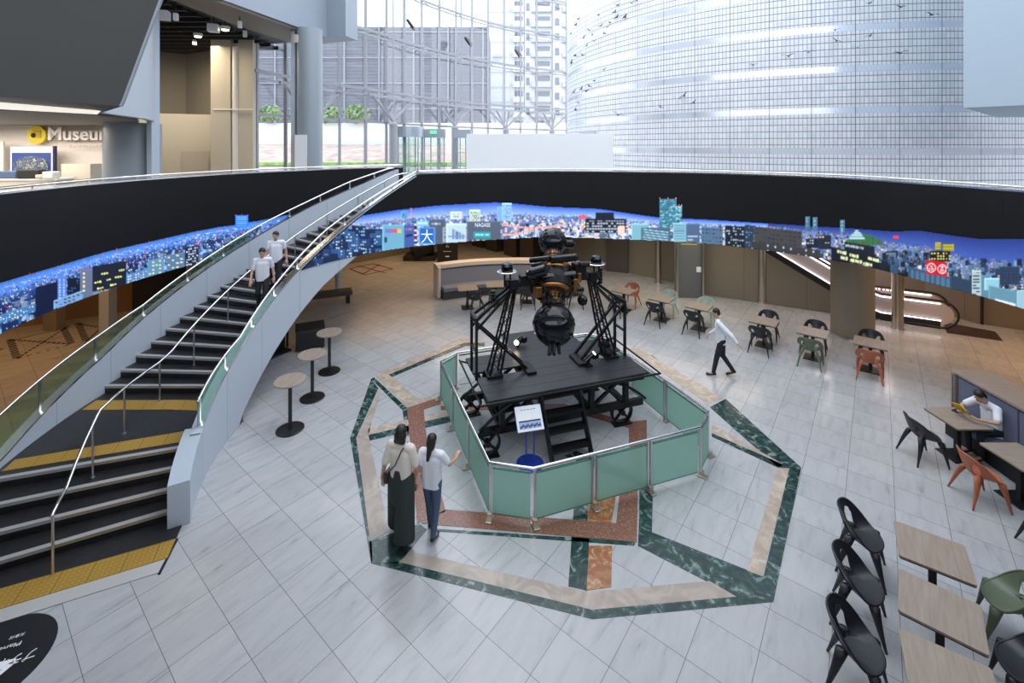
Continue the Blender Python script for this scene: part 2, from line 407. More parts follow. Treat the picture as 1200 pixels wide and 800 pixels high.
# ------------------------------------------------------------------ hall floor and inlay
b = MB(); b.add([(-30, -12, 0), (34, -12, 0), (34, 32, 0), (-30, 32, 0)], [(0, 1, 2, 3)])
struct(b.build('floor', M['marble']))
def m4(x, y): return P(400+x*.46667, 380+y*.46667)
inl = {
 'green': [
  [(75, 600), (145, 600), (630, 717), (985, 683), (710, 548), (690, 552), (770, 578), (748, 555), (780, 520), (1060, 633), (1097, 360), (925, 210), (965, 187), (1155, 360), (1085, 697), (630, 740)],
 ],
}
def inlay(name, polys, m, z):
    b = MB()
    for p in polys: b.prism([q if len(q) == 2 and abs(q[0]) < 60 and abs(q[1]) < 60 else m4(*q) for q in p], -.01, z)
    o = b.build(name, m); struct(o); return o
inlay('trim_1', [   # green marble bands
    [(75, 600), (145, 597), (630, 717), (630, 740)],
    [(630, 717), (992, 684), (1085, 697), (630, 740)],
    [(1060, 633), (1125, 362), (1155, 360), (1085, 697)],
    [(925, 208), (965, 187), (1155, 360), (1125, 362), (1097, 360)],
    [(748, 400), (783, 392), (780, 522), (1060, 633), (1085, 697), (992, 684), (745, 556), (748, 480)],
    [(75, 600), (22, 285), (37, 285), (76, 547), (78, 590)],
    [(22, 285), (75, 137), (93, 160), (37, 285)],
    [(75, 137), (82, 133), (165, 210), (178, 280), (160, 280), (154, 216)],
    [(70, 545), (195, 500), (215, 515), (145, 600), (75, 600)],
    [(215, 512), (740, 545), (735, 556), (245, 520)],
    [(585, 440), (625, 440), (618, 668), (570, 658), (578, 540)],
    [(930, 282), (930, 273), (1110, 352), (1097, 360)],
    [(68, 278), (270, 230), (275, 245), (70, 292)],
    [(115, 128), (310, 46), (360, 46), (360, 55), (312, 54), (125, 133)],
    [(760, 80), (780, 78), (915, 170), (900, 172)],
    [(560, 330), (590, 318), (783, 395), (748, 405)],
], M['green'], .004)
inlay('trim_2', [   # beige stone bands
    [(85, 128), (300, 34), (330, 38), (350, 42), (310, 46), (118, 125)],
    [(85, 128), (118, 125), (190, 185), (250, 180), (250, 182), (165, 208)],
    [(930, 250), (1110, 352), (930, 273)],
    [(1097, 360), (1125, 362), (1057, 633), (1018, 618)],
    [(720, 60), (745, 60), (960, 185), (920, 200)],
    [(68, 262), (270, 214), (270, 230), (68, 278)],
], M['beige'], .005)
inlay('trim_3', [   # brown travertine bands
    [(145, 597), (175, 570), (615, 672), (925, 645), (992, 684), (630, 717)],
    [(38, 283), (95, 165), (97, 175), (68, 278)],
    [(38, 285), (68, 278), (120, 520), (72, 545)],
], M['tan'], .005)
inlay('trim_4', [   # red granite pentagon
    [(165, 210), (250, 182), (250, 200), (207, 214), (215, 290), (262, 470), (190, 500)],
    [(200, 500), (262, 465), (690, 500), (700, 412), (745, 405), (742, 547)],
    [(722, 245), (767, 240), (767, 300), (745, 405), (722, 300)],
    [(250, 205), (560, 200), (722, 245), (722, 260), (560, 215), (250, 215)],
], M['granite'], .006)
inlay('trim_5', [[(620, 437), (678, 430), (690, 430), (678, 500), (618, 496)], [(622, 556), (680, 556), (678, 660), (616, 668)]], M['orange'], .005)

# ------------------------------------------------------------------ upper floor slab / lower ceiling
loop = left_vis[::-1]       # from front-left round ... order: theta 206 -> 116.5
hole = left_hid[::-1]+left_vis[::-1]      # (0,-.45) .. left .. stair head outer
hole2 = ring_right[len(inner_arc)-1:]     # stair head inner .. right .. (0,-.45)
ringloop = hole+hole2[:-1]
def slab(name, z, m, up):
    cx, cy = .5, 8.; b = MB(); n = len(ringloop); vs = []
    for (x, y) in ringloop:
        d = Vector((x-cx, y-cy)).normalized(); t = min(abs((26.)/d.x) if d.x else 1e9, abs((24. if d.y > 0 else 19.)/d.y) if d.y else 1e9)
        vs += [(x, y, z), (cx+d.x*t, cy+d.y*t, z)]
    fs = [(2*i, 2*i+1, 2*((i+1) % n)+1, 2*((i+1) % n)) for i in range(n)]
    if not up: fs = [f[::-1] for f in fs]
    b.add(vs, fs); return struct(b.build(name, m))
slab('ceiling_lower', RB+.02, mat('lower_soffit', (.22, .2, .18), .7), False)
slab('floor_upper', UF, mat('upper_grey_floor', (.4, .4, .41), .4), True)

# gallery fascia
fl = left_vis[::-1]+[]      # theta 206..116.5  travelling away
flw = left_hid[::-1]+left_vis[::-1]
o = wallstrip('wall_left', flw, lambda i: RB, lambda i: RT+.06, .12, M['fascia']); struct(o)
frw = ring_right[len(inner_arc)-1:]
struct(wallstrip('wall_right', frw, lambda i: RB, lambda i: RT-.02, .12, M['fascia']))
# rails that crown the fascia (steel trim and handrail)
def crown(name, pts, z, label):
    t = thing(name, (0, 0, 0), label, 'handrail')
    q = offset(pts, .03)
    wallstrip('rail_base', pts, lambda i: z, lambda i: z+.035, .14, M['rail_steel'], t)
    b = MB(); b.tube([(x, y, z+.10) for x, y in q], .028, 8); b.build('handrail_tube', M['rail_steel'], t, smooth=True)
    cl = cumlen(q); nxt = .6; b = MB()
    for i in range(len(q)-1):
        while nxt < cl[i+1]:
            f = (nxt-cl[i])/(cl[i+1]-cl[i]); x, y = q[i][0]+(q[i+1][0]-q[i][0])*f, q[i][1]+(q[i+1][1]-q[i][1])*f
            b.cyl((x, y, z+.03), (x, y, z+.09), .012, n=6); nxt += 1.2
    b.build('rail_bracket', M['steel'], t)
crown('gallery_rail', flw, RT+.06, 'steel rail crowning the black gallery parapet left of the staircase')
crown('gallery_rail', frw, RT-.02, 'steel rail crowning the long black gallery parapet right of the staircase')

# ------------------------------------------------------------------ mural
tabs = {}
def px_table(pts):
    return [(600+540*x/y, x, y) for x, y in pts if y > 5]
TR = px_table([cp(RI-.0, t) for t in np.arange(162, 120, -.5)]+right_far[1:])
TL = px_table([cp(RL, t) for t in np.arange(205, 128, -.5)])
def onring(tab, px):
    for (a, x0, y0), (b_, x1, y1) in zip(tab, tab[1:]):
        if a <= px <= b_:
            f = (px-a)/(b_-a) if b_ > a else 0
            # exact along the chord
            return (x0+(x1-x0)*f, y0+(y1-y0)*f)
    return None
def theta(x, y): return math.degrees(math.atan2(y-CC[1], x-CC[0])) % 360
def paint(W0, W1, H0, H1, s=1.25):
    w, h = int((W1-W0)*s), int((H1-H0)*s)
    img = np.zeros((h, w, 3)); msk = np.zeros((h, w), bool)
    return img, msk
class Pic:
    def __init__(p, x0, x1, y0, y1, s=1.25):
        p.x0, p.y0, p.s = x0, y0, s; p.w, p.h = int((x1-x0)*s), int((y1-y0)*s)
        p.img = np.zeros((p.h, p.w, 3)); p.m = np.zeros((p.h, p.w), bool)
    def ix(p, x): return int(round((x-p.x0)*p.s))
    def iy(p, y): return int(round((y-p.y0)*p.s))
    def rect(p, x0, y0, x1, y1, c, force=True, sl=0.):
        a, b_ = max(0, p.ix(x0)), min(p.w, max(p.ix(x0)+1, p.ix(x1)))
        for i in range(a, b_):
            d = sl*(i-a)/p.s
            j0, j1 = max(0, p.iy(y0+d)), min(p.h, max(p.iy(y0+d)+1, p.iy(y1+d)))
            if j1 <= j0: continue
            seg = slice(j0, j1)
            if force: p.img[seg, i] = c; p.m[seg, i] = True
            else:
                k = p.m[seg, i]; p.img[seg, i][k] = np.array(c)
    def bld(p, x0, y0, x1, y1, c, win=None, wx=2.4, wy=3.2, prob=.5, sl=0., ww=1.5, wh=1.4, top=None):
        p.rect(x0, y0, x1, y1, c, sl=sl)
        p.rect(x0, y0, x0+1, y1, [k*1.35 for k in c], sl=sl)
        p.rect(x0, y0, x1, y0+.8, [min(1, k*1.5) for k in c], sl=sl)
        if win:
            y = y0+2
            while y < y1-1.5:
                x = x0+1.6
                while x < x1-1.6:
                    if rnd.random() < prob: p.rect(x, y+sl*(x-x0), x+ww, y+wh+sl*(x-x0), win)
                    x += wx
                y += wy
def c8(r, g, b_): return tuple(((k/255.)**2.2) for k in (r, g, b_))
topR = [(350, 262), (426, 252), (464, 246), (512, 240.6), (550, 238.6), (580, 237), (610, 239), (640, 242), (701, 244.5), (738, 250), (771, 254.5), (826, 257), (873, 260), (920, 262.7), (945, 264.5), (1000, 267.5), (1045, 271), (1080, 270.5), (1117, 276), (1150, 280), (1210, 280)]
botR = [(350, 316), (400, 304), (440, 297), (500, 290), (600, 281), (640, 278), (700, 280), (800, 283), (860, 288), (1000, 310), (1100, 336), (1210, 366)]
pr = Pic(350, 1206, 228, 372)
for i in range(pr.w):
    x = pr.x0+i/pr.s; t, bo = lerp_tab(topR, x), lerp_tab(botR, x)+3
    sky = lerp_tab([(350, 7), (560, 14), (640, 11), (740, 8), (900, 4), (1000, 8), (1080, 18), (1206, 34)], x)
    for j in range(max(0, pr.iy(t)), min(pr.h, pr.iy(bo))):
        y = pr.y0+j/pr.s; f = min(1, (y-t)/sky)
        if x > 900: a, c = np.array(c8(38, 54, 122)), np.array(c8(66, 92, 168))
        else: a, c = np.array(c8(50, 92, 196)), np.array(c8(150, 182, 236))
        k = a+(c-a)*f
        if rnd.random() < .25: k = k*1.18
        if f >= 1: k = np.array(c8(96, 124, 176))*rnd.uniform(.6, 1.4)
        pr.img[j, i] = k; pr.m[j, i] = True
pal = [(200, 215, 235), (170, 190, 220), (225, 200, 205), (96, 120, 160), (150, 180, 215), (190, 215, 240), (40, 56, 92), (28, 38, 60), (120, 140, 175), (215, 225, 240), (60, 86, 140), (210, 160, 160), (80, 100, 120)]
for k in range(3600):
    x = rnd.uniform(352, 1204); t, bo = lerp_tab(topR, x), lerp_tab(botR, x)
    sky = lerp_tab([(350, 5), (560, 12), (640, 9), (740, 6), (900, 3), (1000, 6), (1080, 16), (1206, 30)], x)
    f = rnd.random()**1.5; y = t+sky+f*(bo-t-sky)*1.0
    sz = 1+f*5.5
    c = list(c8(*rnd.choice(pal))); 
    if x > 860: c = [q*.55 for q in c]
    pr.rect(x, y, x+sz*rnd.uniform(.5, 1.4), min(bo+2, y+sz*rnd.uniform(.6, 1.6)), c, force=False)
    if f > .25 and rnd.random() < .6:
        for q in range(3): pr.rect(x+rnd.uniform(0, sz), y+rnd.uniform(0, sz), x+rnd.uniform(0, sz)+.8, y+sz*.7, c8(*rnd.choice([(235, 240, 255), (250, 225, 170), (20, 28, 48)])), force=False)
for k in range(420):
    x = rnd.uniform(420, 1204); t = lerp_tab(topR, x); sky = lerp_tab([(350, 5), (560, 12), (640, 9), (740, 6), (900, 3), (1000, 6), (1080, 16), (1206, 30)], x)
    y = t+sky+rnd.random()*12; pr.rect(x, y, x+.8, y+.8, c8(*rnd.choice([(255, 90, 70), (255, 190, 150), (255, 240, 220), (255, 120, 90)])), force=False)
# left cluster of lit blocks
pr.bld(350, 268, 448, 316, c8(24, 40, 72))
for k in range(46):
    x, y = rnd.uniform(352, 440), rnd.uniform(264, 306); pr.bld(x, y, x+rnd.uniform(6, 14), y+rnd.uniform(8, 16), c8(*rnd.choice([(26, 44, 80), (38, 62, 104), (20, 30, 56), (50, 84, 130)])), c8(*rnd.choice([(150, 205, 240), (205, 230, 250)])), 2.6, 3.6, .45)
pr.bld(448, 263, 473, 298, c8(108, 165, 190)); pr.rect(451, 268, 470, 272.5, c8(110, 120, 190)); pr.rect(458, 268, 465, 272.5, c8(200, 90, 110)); pr.rect(465, 268, 470, 272.5, c8(215, 190, 100)); pr.rect(450, 278, 453, 284, c8(40, 60, 90))
pr.bld(473, 263, 485, 292, c8(62, 92, 158)); pr.rect(475, 275, 483, 278, c8(25, 40, 80), sl=-.2)
for q in range(9): pr.rect(485, 259+q*3.1, 488.4, 260.8+q*3.1, c8(240, 240, 240) if q % 2 else c8(60, 40, 60))
for q in range(8): pr.rect(485, 260.8+q*3.1, 488.4, 262.4+q*3.1, c8(20, 26, 50) if q % 3 else c8(220, 70, 60))
pr.rect(488, 258.5, 502, 264.5, c8(120, 190, 225)); pr.rect(490, 266, 509.5, 286.5, c8(120, 175, 225)); pr.rect(491.3, 267.3, 508.2, 285.2, c8(38, 100, 190))
pr.bld(503, 257, 521, 266, c8(80, 90, 112)); pr.bld(509.5, 257, 521, 287, c8(80, 90, 112)); pr.bld(519, 266, 523, 284, c8(150, 160, 170), c8(60, 70, 90), 1.5, 2, .6)
pr.bld(523, 262, 546, 284, c8(185, 208, 228)); 
for q in range(7): pr.rect(530+q*2, 268+q*1.1, 531.2+q*2, 280, c8(90, 110, 150))
pr.rect(524, 276, 545, 278, c8(110, 140, 190)); pr.bld(528, 248, 541, 257, c8(205, 220, 225), c8(60, 80, 120), 2, 3, .6)
pr.bld(550, 246, 563, 259, c8(190, 205, 190), c8(90, 110, 110), 2, 2.2, .6); pr.bld(470, 247, 477, 256, c8(90, 150, 190), c8(30, 50, 90), 2, 2.2, .6)
pr.rect(481, 243, 482, 256, c8(255, 120, 110))
pr.bld(583, 242, 590, 258, c8(120, 170, 235)); pr.bld(588, 238, 600, 258, c8(150, 190, 245), c8(90, 130, 210), 2, 2.2, .6)
pr.bld(547, 259, 586.5, 281, c8(84, 94, 110)); pr.rect(555, 271.5, 575, 279, c8(40, 150, 165))
for q in range(60):      # elevated highways
    x = 588+q*1.25; pr.rect(x, 262+3*sin(q*.06)+q*.02, x+1.4, 264.2+3*sin(q*.06)+q*.02, c8(225, 165, 160), force=False)
    pr.rect(x, 274-9*math.exp(-((q-34)/14.)**2), x+1.4, 276.4-9*math.exp(-((q-34)/14.)**2), c8(235, 180, 165), force=False)
    if q % 5 == 0: pr.rect(x, 265, x+.9, 275, c8(150, 110, 120), force=False)
pr.bld(686, 256, 734, 273, c8(18, 24, 36), c8(190, 200, 215), 3.2, 3.2, .8, ww=2.3); pr.bld(698, 248.5, 720, 257, c8(22, 30, 44)); pr.rect(724, 265, 732, 275, c8(255, 205, 190))
pr.rect(678, 252, 688, 256, c8(225, 90, 100))
pr.bld(740, 262, 760, 282, c8(120, 175, 190)); pr.bld(752, 266, 786, 283, c8(66, 96, 116))
for q in range(5): pr.rect(754, 268+q*3, 784, 269.2+q*3, c8(160, 200, 215), sl=.12)
for (a, y0, c_, y1) in ((773, 233, 793, 266), (791, 241, 800, 263)):
    pr.rect(a, y0, c_, y1, c8(62, 118, 140))
    for q in range(90): 
        x, y = rnd.uniform(a, c_-2), rnd.uniform(y0, y1); pr.rect(x, y, x+2, y+.8, c8(*rnd.choice([(170, 225, 235), (20, 50, 70), (120, 190, 205)])))
    for x in (a, (a+c_)/2, c_-1): pr.rect(x, y0-1.5, x+1, y0-.4, c8(255, 110, 90))
pr.bld(789, 261, 804, 284, c8(128, 178, 195)); [pr.rect(790, 264+q*3, 803, 264.8+q*3, c8(90, 130, 150)) for q in range(6)]
pr.bld(804.5, 262, 820, 285, c8(78, 98, 128)); pr.rect(806, 276, 818, 277.5, c8(180, 200, 215)); pr.rect(806, 280, 812, 281.5, c8(180, 200, 215))
pr.bld(822, 265.5, 848, 288, c8(82, 108, 134), c8(30, 46, 66), 4, 4.5, .7, sl=.06, ww=2)
pr.bld(850, 264, 873, 290, c8(20, 30, 44), c8(190, 210, 225), 2.6, 3.4, .4, sl=.06); pr.bld(873, 263, 886, 290, c8(40, 56, 76), c8(120, 160, 190), 3, 3, .4, sl=.1)
pr.bld(884, 265, 940, 286, c8(66, 66, 68), c8(34, 36, 42), 5, 5, .6, sl=.1, ww=2.6); pr.bld(880, 282, 962, 296, c8(56, 56, 60), c8(200, 205, 210), 9, 6, .55, sl=.13, ww=1.6, wh=2.4)
for (a, y0) in ((944.6, 253.5), (953.6, 254.5), (985.5, 257.5)): pr.bld(a, y0, a+5.4, y0+15, c8(72, 108, 130), c8(160, 200, 220), 2.2, 2, .7, ww=1)
pr.bld(960, 275, 975, 292, c8(30, 40, 56), c8(255, 220, 160), 3, 3.4, .3); pr.bld(945, 279, 960, 290, c8(28, 34, 48), c8(200, 210, 220), 3, 3.4, .4)
for q in range(44): x = 990+q; pr.rect(x, 283-9*sin(pi*q/44.), x+1.4, 287, c8(44+rnd.randint(0, 30), 92+rnd.randint(0, 20), 66))
for q, (a, c_) in enumerate(((996, 1014), (997.5, 1012.5), (999, 1011), (1001, 1009), (1003, 1007))): pr.rect(a, 278.5-q*2.3, c_, 280.6-q*2.3, c8(190, 220, 225)); pr.rect(a-1, 280.3-q*2.3, c_+1, 281-q*2.3, c8(70, 130, 120))
pr.rect(1048, 276, 1054, 279, c8(230, 60, 80))
pr.bld(990, 283, 1026, 296, c8(26, 32, 44), sl=.16); pr.bld(975, 289, 1068, 318, c8(20, 26, 38), sl=.22)
for (x, y, n) in ((982, 293, 4), (996, 297, 4), (1018, 301, 3), (1026, 303, 4), (986, 300, 3), (997, 303, 5), (1012, 307, 4), (998, 309, 4), (1010, 311, 3)):
    for q in range(n): pr.rect(x+q*2.8, y+q*.55, x+2.3+q*2.8, y+3.4+q*.55, c8(222, 225, 170))
for k in range(200):
    x = rnd.uniform(1030, 1204); y = rnd.uniform(lerp_tab(topR, x)+22, lerp_tab(botR, x)-10); s_ = rnd.uniform(3, 8)
    if 1086 < x+s_ and x < 1112 and y+s_ > 303: continue
    pr.bld(x, y, x+s_, y+s_*rnd.uniform(.7, 1.6), c8(*rnd.choice([(38, 54, 78), (56, 78, 104), (24, 32, 48), (84, 112, 140)])), c8(*rnd.choice([(255, 190, 120), (150, 180, 210), (16, 22, 34)])), 2, 2.4, .4, ww=1, wh=1)
pr.bld(1065, 312, 1120, 338, c8(54, 78, 100), sl=.25); [pr.rect(1068+q*6, 316+q*1.5, 1072+q*6, 334+q*1.5, c8(78, 110, 138)) for q in range(8)]
pr.bld(1091, 294, 1115, 306, c8(16, 20, 28), c8(240, 230, 120), 3.4, 3.2, .7); pr.rect(1097.5, 284, 1103.5, 293, c8(190, 180, 50)); pr.rect(1106, 286, 1119, 294, c8(190, 180, 50))
for q in range(4): pr.rect(1098, 285.5+q*2.2, 1118, 286.2+q*2.2, c8(90, 90, 30), force=False)
pr.rect(1086, 304, 1111, 321, c8(190, 26, 44), sl=.13)
def ring(cx, cy, r, c, t=.9):
    for k in range(60): a = 2*pi*k/60; pr.rect(cx+r*cos(a)-t/2, cy+r*sin(a)-t/2, cx+r*cos(a)+t/2, cy+r*sin(a)+t/2, c)
for cx, cy in ((1092.5, 313.6), (1105, 315.2)):
    ring(cx, cy, 4.9, c8(240, 215, 215)); pr.rect(cx-1.8, cy-2.8, cx+1.8, cy-1.9, c8(240, 215, 215)); pr.rect(cx-.4, cy-2.8, cx+.5, cy+3, c8(240, 215, 215)); pr.rect(cx-2.4, cy+.2, cx-1.4, cy+3, c8(240, 215, 215)); pr.rect(cx+1.2, cy+.2, cx+2.2, cy+3, c8(240, 215, 215))
pr.bld(1115, 322, 1142, 348, c8(44, 62, 84), sl=.28); pr.bld(1140, 317, 1151, 346, c8(170, 190, 195), c8(30, 44, 60), 4, 3.6, .9, ww=3.4); pr.bld(1151, 322, 1160, 350, c8(90, 130, 150)); pr.bld(1155, 326, 1172, 340, c8(140, 190, 205))
pr.bld(1160, 334, 1206, 366, c8(96, 140, 158), sl=.22); pr.bld(1172, 312, 1196, 334, c8(44, 60, 84), c8(20, 28, 44), 3, 3.4, .8); pr.bld(1193, 340, 1206, 370, c8(150, 185, 200)); pr.rect(1168, 350, 1192, 353, c8(225, 235, 245), sl=.25)

topL = [(-20, 336), (0, 331), (39, 319.5), (66, 311.7), (105, 300), (131, 293), (184, 281), (223, 272), (255, 266), (273, 263.6), (289, 260.5), (300, 259), (345, 250), (360, 247)]
botL = [(-20, 398), (0, 391), (39, 375), (64, 364), (121, 342), (168, 326), (228, 311), (245, 304.6), (300, 292), (360, 280)]
pl = Pic(-12, 352, 244, 402)
for i in range(pl.w):
    x = pl.x0+i/pl.s; t, bo = lerp_tab(topL, x), lerp_tab(botL, x)+3
    for j in range(max(0, pl.iy(t)), min(pl.h, pl.iy(bo))):
        f = (pl.y0+j/pl.s-t)/(bo-t); g = math.exp(-((f-.13)/.16)**2)
        k = np.array(c8(14, 34, 92))*(.6+.8*rnd.random())+np.array(c8(92, 150, 236))*g*rnd.uniform(.5, 1.2)
        pl.img[j, i] = k; pl.m[j, i] = True
for k in range(1700):
    x = rnd.uniform(-10, 350); t, bo = lerp_tab(topL, x), lerp_tab(botL, x); f = rnd.random(); y = t+(.12+.88*f)*(bo-t); s_ = .8+4.5*f
    c = c8(*rnd.choice([(50, 90, 160), (90, 140, 200), (25, 40, 80), (40, 70, 130), (150, 190, 230), (16, 26, 50)]))
    pl.rect(x, y, x+s_, y+s_*1.2, c, force=False)
for k in range(900):
    x = rnd.uniform(-10, 350); t, bo = lerp_tab(topL, x), lerp_tab(botL, x); f = rnd.random()**1.3; y = t+(.1+.6*f)*(bo-t)
    pl.rect(x, y, x+.9, y+.9, c8(*rnd.choice([(230, 240, 255), (180, 215, 255), (255, 230, 170), (255, 70, 60), (220, 235, 255)])), force=False)
for k in range(16): x = rnd.uniform(0, 250); pl.rect(x, lerp_tab(topL, x)-rnd.uniform(-1, 2), x+1., lerp_tab(topL, x)+1, c8(170, 50, 80))
for k in range(110):
    x = rnd.uniform(-8, 340); t, bo = lerp_tab(topL, x), lerp_tab(botL, x); f = rnd.uniform(.38, .9); y = t+f*(bo-t); s_ = 3+9*f
    pl.bld(x, y, x+s_*rnd.uniform(.6, 1.3), min(bo+1, y+s_*rnd.uniform(.6, 1.2)), c8(*rnd.choice([(70, 86, 120), (96, 116, 150), (40, 56, 90), (120, 140, 170), (54, 76, 116)])), c8(*rnd.choice([(225, 235, 250), (240, 230, 170), (20, 30, 60)])), 2.6, 2.8, .45, sl=-.25)
pl.rect(275.5, 252, 290, 266, c8(50, 120, 235)); [pl.rect(277, 254+q*2.4, 289, 255+q*2.4, c8(110, 175, 255)) for q in range(5)]
for x, y in ((275, 251), (289.5, 251), (282, 250)): pl.rect(x, y, x+1.2, y+1.2, c8(255, 70, 70))
pl.bld(40, 337, 66, 375, c8(12, 24, 56), sl=-.3); pl.bld(66, 324, 77, 360, c8(84, 124, 215)); [pl.rect(68, 327+q*3, 69.5, 328.5+q*3, c8(200, 225, 255)) for q in range(10)]; [pl.rect(73, 327+q*3, 74.5, 328.5+q*3, c8(200, 225, 255)) for q in range(10)]
pl.bld(78, 326, 93, 350, c8(14, 22, 44), c8(70, 110, 180), 3, 3, .4); pl.bld(93, 315, 108, 349, c8(104, 112, 140)); [pl.rect(96, 319+q*5, 98, 321.5+q*5, c8(240, 230, 160)) for q in range(5)]
pl.bld(107, 312, 147, 342, c8(26, 32, 50), sl=-.17)
for (x, y, n) in ((118, 320, 3), (138, 316, 3), (110, 330, 3), (124, 327, 2), (134, 324, 3), (113, 337, 3), (128, 333, 3), (122, 340, 2)):
    for q in range(n): pl.rect(x+q*2.6, y-q*.5, x+2+q*2.6, y+1.8-q*.5, c8(245, 245, 150))
pl.bld(147, 322, 172, 332, c8(90, 130, 180), c8(220, 235, 250), 3, 3, .6, sl=-.3)
pl.bld(172, 305, 191, 326, c8(96, 140, 175), c8(240, 238, 160), 4, 4.4, .6, sl=-.15, ww=2.4, wh=1.6); pl.bld(194, 299, 216, 318, c8(88, 120, 155), c8(235, 235, 170), 5, 4.4, .5, sl=-.2, ww=2.8, wh=1.6)
pl.bld(216, 290, 232, 312, c8(22, 30, 60), c8(220, 235, 250), 2.4, 3, .5, sl=-.2); pl.bld(62, 352, 96, 362, c8(120, 160, 200), c8(20, 34, 66), 5, 4, .8, sl=-.35, ww=3)
pl.bld(-10, 372, 40, 382, c8(70, 120, 170), c8(225, 240, 250), 3.4, 3, .5, sl=-.34); pl.bld(0, 380, 20, 396, c8(18, 40, 84), c8(150, 190, 230), 4, 4, .6, sl=-.3)
for x0, x1, y, sl, col in ((506, 516, 262, 0, (215, 225, 235)), (557.5, 573, 275, 0, (190, 235, 235)), (992, 1012, 287.4, .16, (200, 205, 215)), (475.5, 482.5, 268, 0, (215, 120, 150)), (489, 501, 261, 0, (215, 240, 250))):
    x = x0
    while x < x1: pr.rect(x, y-1.2+sl*(x-x0), x+1.2, y+1.4+sl*(x-x0), c8(*col)); x += 2.1
def soften(p, k=.55):
    for ax in (0, 1):
        m = p.m[..., None].astype(float); w_ = p.img*m
        a1, a2 = np.roll(w_, 1, ax), np.roll(w_, -1, ax); m1, m2 = np.roll(m, 1, ax), np.roll(m, -1, ax)
        p.img = (w_+(a1+a2)*k/2)/np.maximum(1e-6, m+(m1+m2)*k/2)
soften(pr); soften(pl, .35)
def mural(name, pic, tab, off, label, clipcap=None):
    nx, ny = pic.w, pic.h; cols = []
    for i in range(nx+1):
        x = pic.x0+i/pic.s; p = onring(tab, x)
        cols.append((x, p))
    v = {}; vs = []; fs = []; cs = []
    def vert(i, j):
        k = (i, j)
        if k not in v:
            x, p = cols[i]; d = (Vector((p[0], p[1]))-Vector((0.0, 9.5))).normalized()*off
            z = HC-(pic.y0+j/pic.s-171)*p[1]/540
            v[k] = len(vs); vs.append((p[0]-d.x, p[1]-d.y, z))
        return v[k]
    for i in range(nx):
        if cols[i][1] is None or cols[i+1][1] is None: continue
        p = cols[i][1]
        zmax = 99
        if clipcap and p[0] < -2.5: zmax = lerp_tab(clipcap, theta(*p))-.06
        for j in range(ny):
            if not pic.m[j, i]: continue
            z = HC-(pic.y0+(j+1)/pic.s-171)*p[1]/540; zt = z+p[1]/540/pic.s
            if z < RB or zt > zmax: continue
            fs.append((vert(i, j), vert(i, j+1), vert(i+1, j+1), vert(i+1, j))); cs.append(pic.img[j, i])
    me = bpy.data.meshes.new(name); me.from_pydata(vs, [], fs); me.materials.append(M['mural'])
    a = me.color_attributes.new('col', 'FLOAT_COLOR', 'CORNER')
    c = np.ones((len(fs), 4, 4), np.float32); c[:, :, :3] = np.clip(np.array(cs), 0, 1)[:, None, :]
    a.data.foreach_set('color', c.ravel()); me.update()
    o = bpy.data.objects.new(name, me); COL.objects.link(o)
    tag(o, label, 'mural'); return o
mr = mural('city_panorama', pr, TR, .02, 'long glowing night city panorama along the black parapet right of the staircase', CAPI)
ml = mural('city_panorama', pl, TL, .02, 'glowing blue night city panorama on the parapet left of the staircase')
def text_mesh(s, size=1., bold=0.):
    c = bpy.data.curves.new('t', 'FONT'); c.body = s; c.offset = bold; c.size = size; o = bpy.data.objects.new('t', c); COL.objects.link(o)
    dg = bpy.context.evaluated_depsgraph_get(); dg.update(); me = bpy.data.meshes.new_from_object(o.evaluated_get(dg))
    vs = [tuple(v.co) for v in me.vertices]; fs = [tuple(p.vertices) for p in me.polygons]
    bpy.data.objects.remove(o); bpy.data.curves.remove(c); bpy.data.meshes.remove(me); return vs, fs
def mural_text(s, x0, y0, x1, y1, m, par, tab=TR, sl=0.):
    vs, fs = text_mesh(s); xs = [v[0] for v in vs]; ys = [v[1] for v in vs]
    if not xs: return
    a, b_, c, d = min(xs), max(xs), min(ys), max(ys); out = []
    for v in vs:
        px = x0+(v[0]-a)/(b_-a)*(x1-x0); py = y1-(v[1]-c)/(d-c)*(y1-y0)+sl*(px-x0)
        p = onring(tab, px); q = (Vector((p[0], p[1]))-Vector((0.0, 9.5))).normalized()*.035
        out.append((p[0]-q.x, p[1]-q.y, HC-(py-171)*p[1]/540))
    MB().add(out, fs).build('lettering', m, par)
mural_text('NAGASE', 556.5, 261, 574.5, 265.6, M['muralwhite'], mr)
mural_text('大', 493, 268.6, 506.8, 284.2, M['muralwhite'], mr)
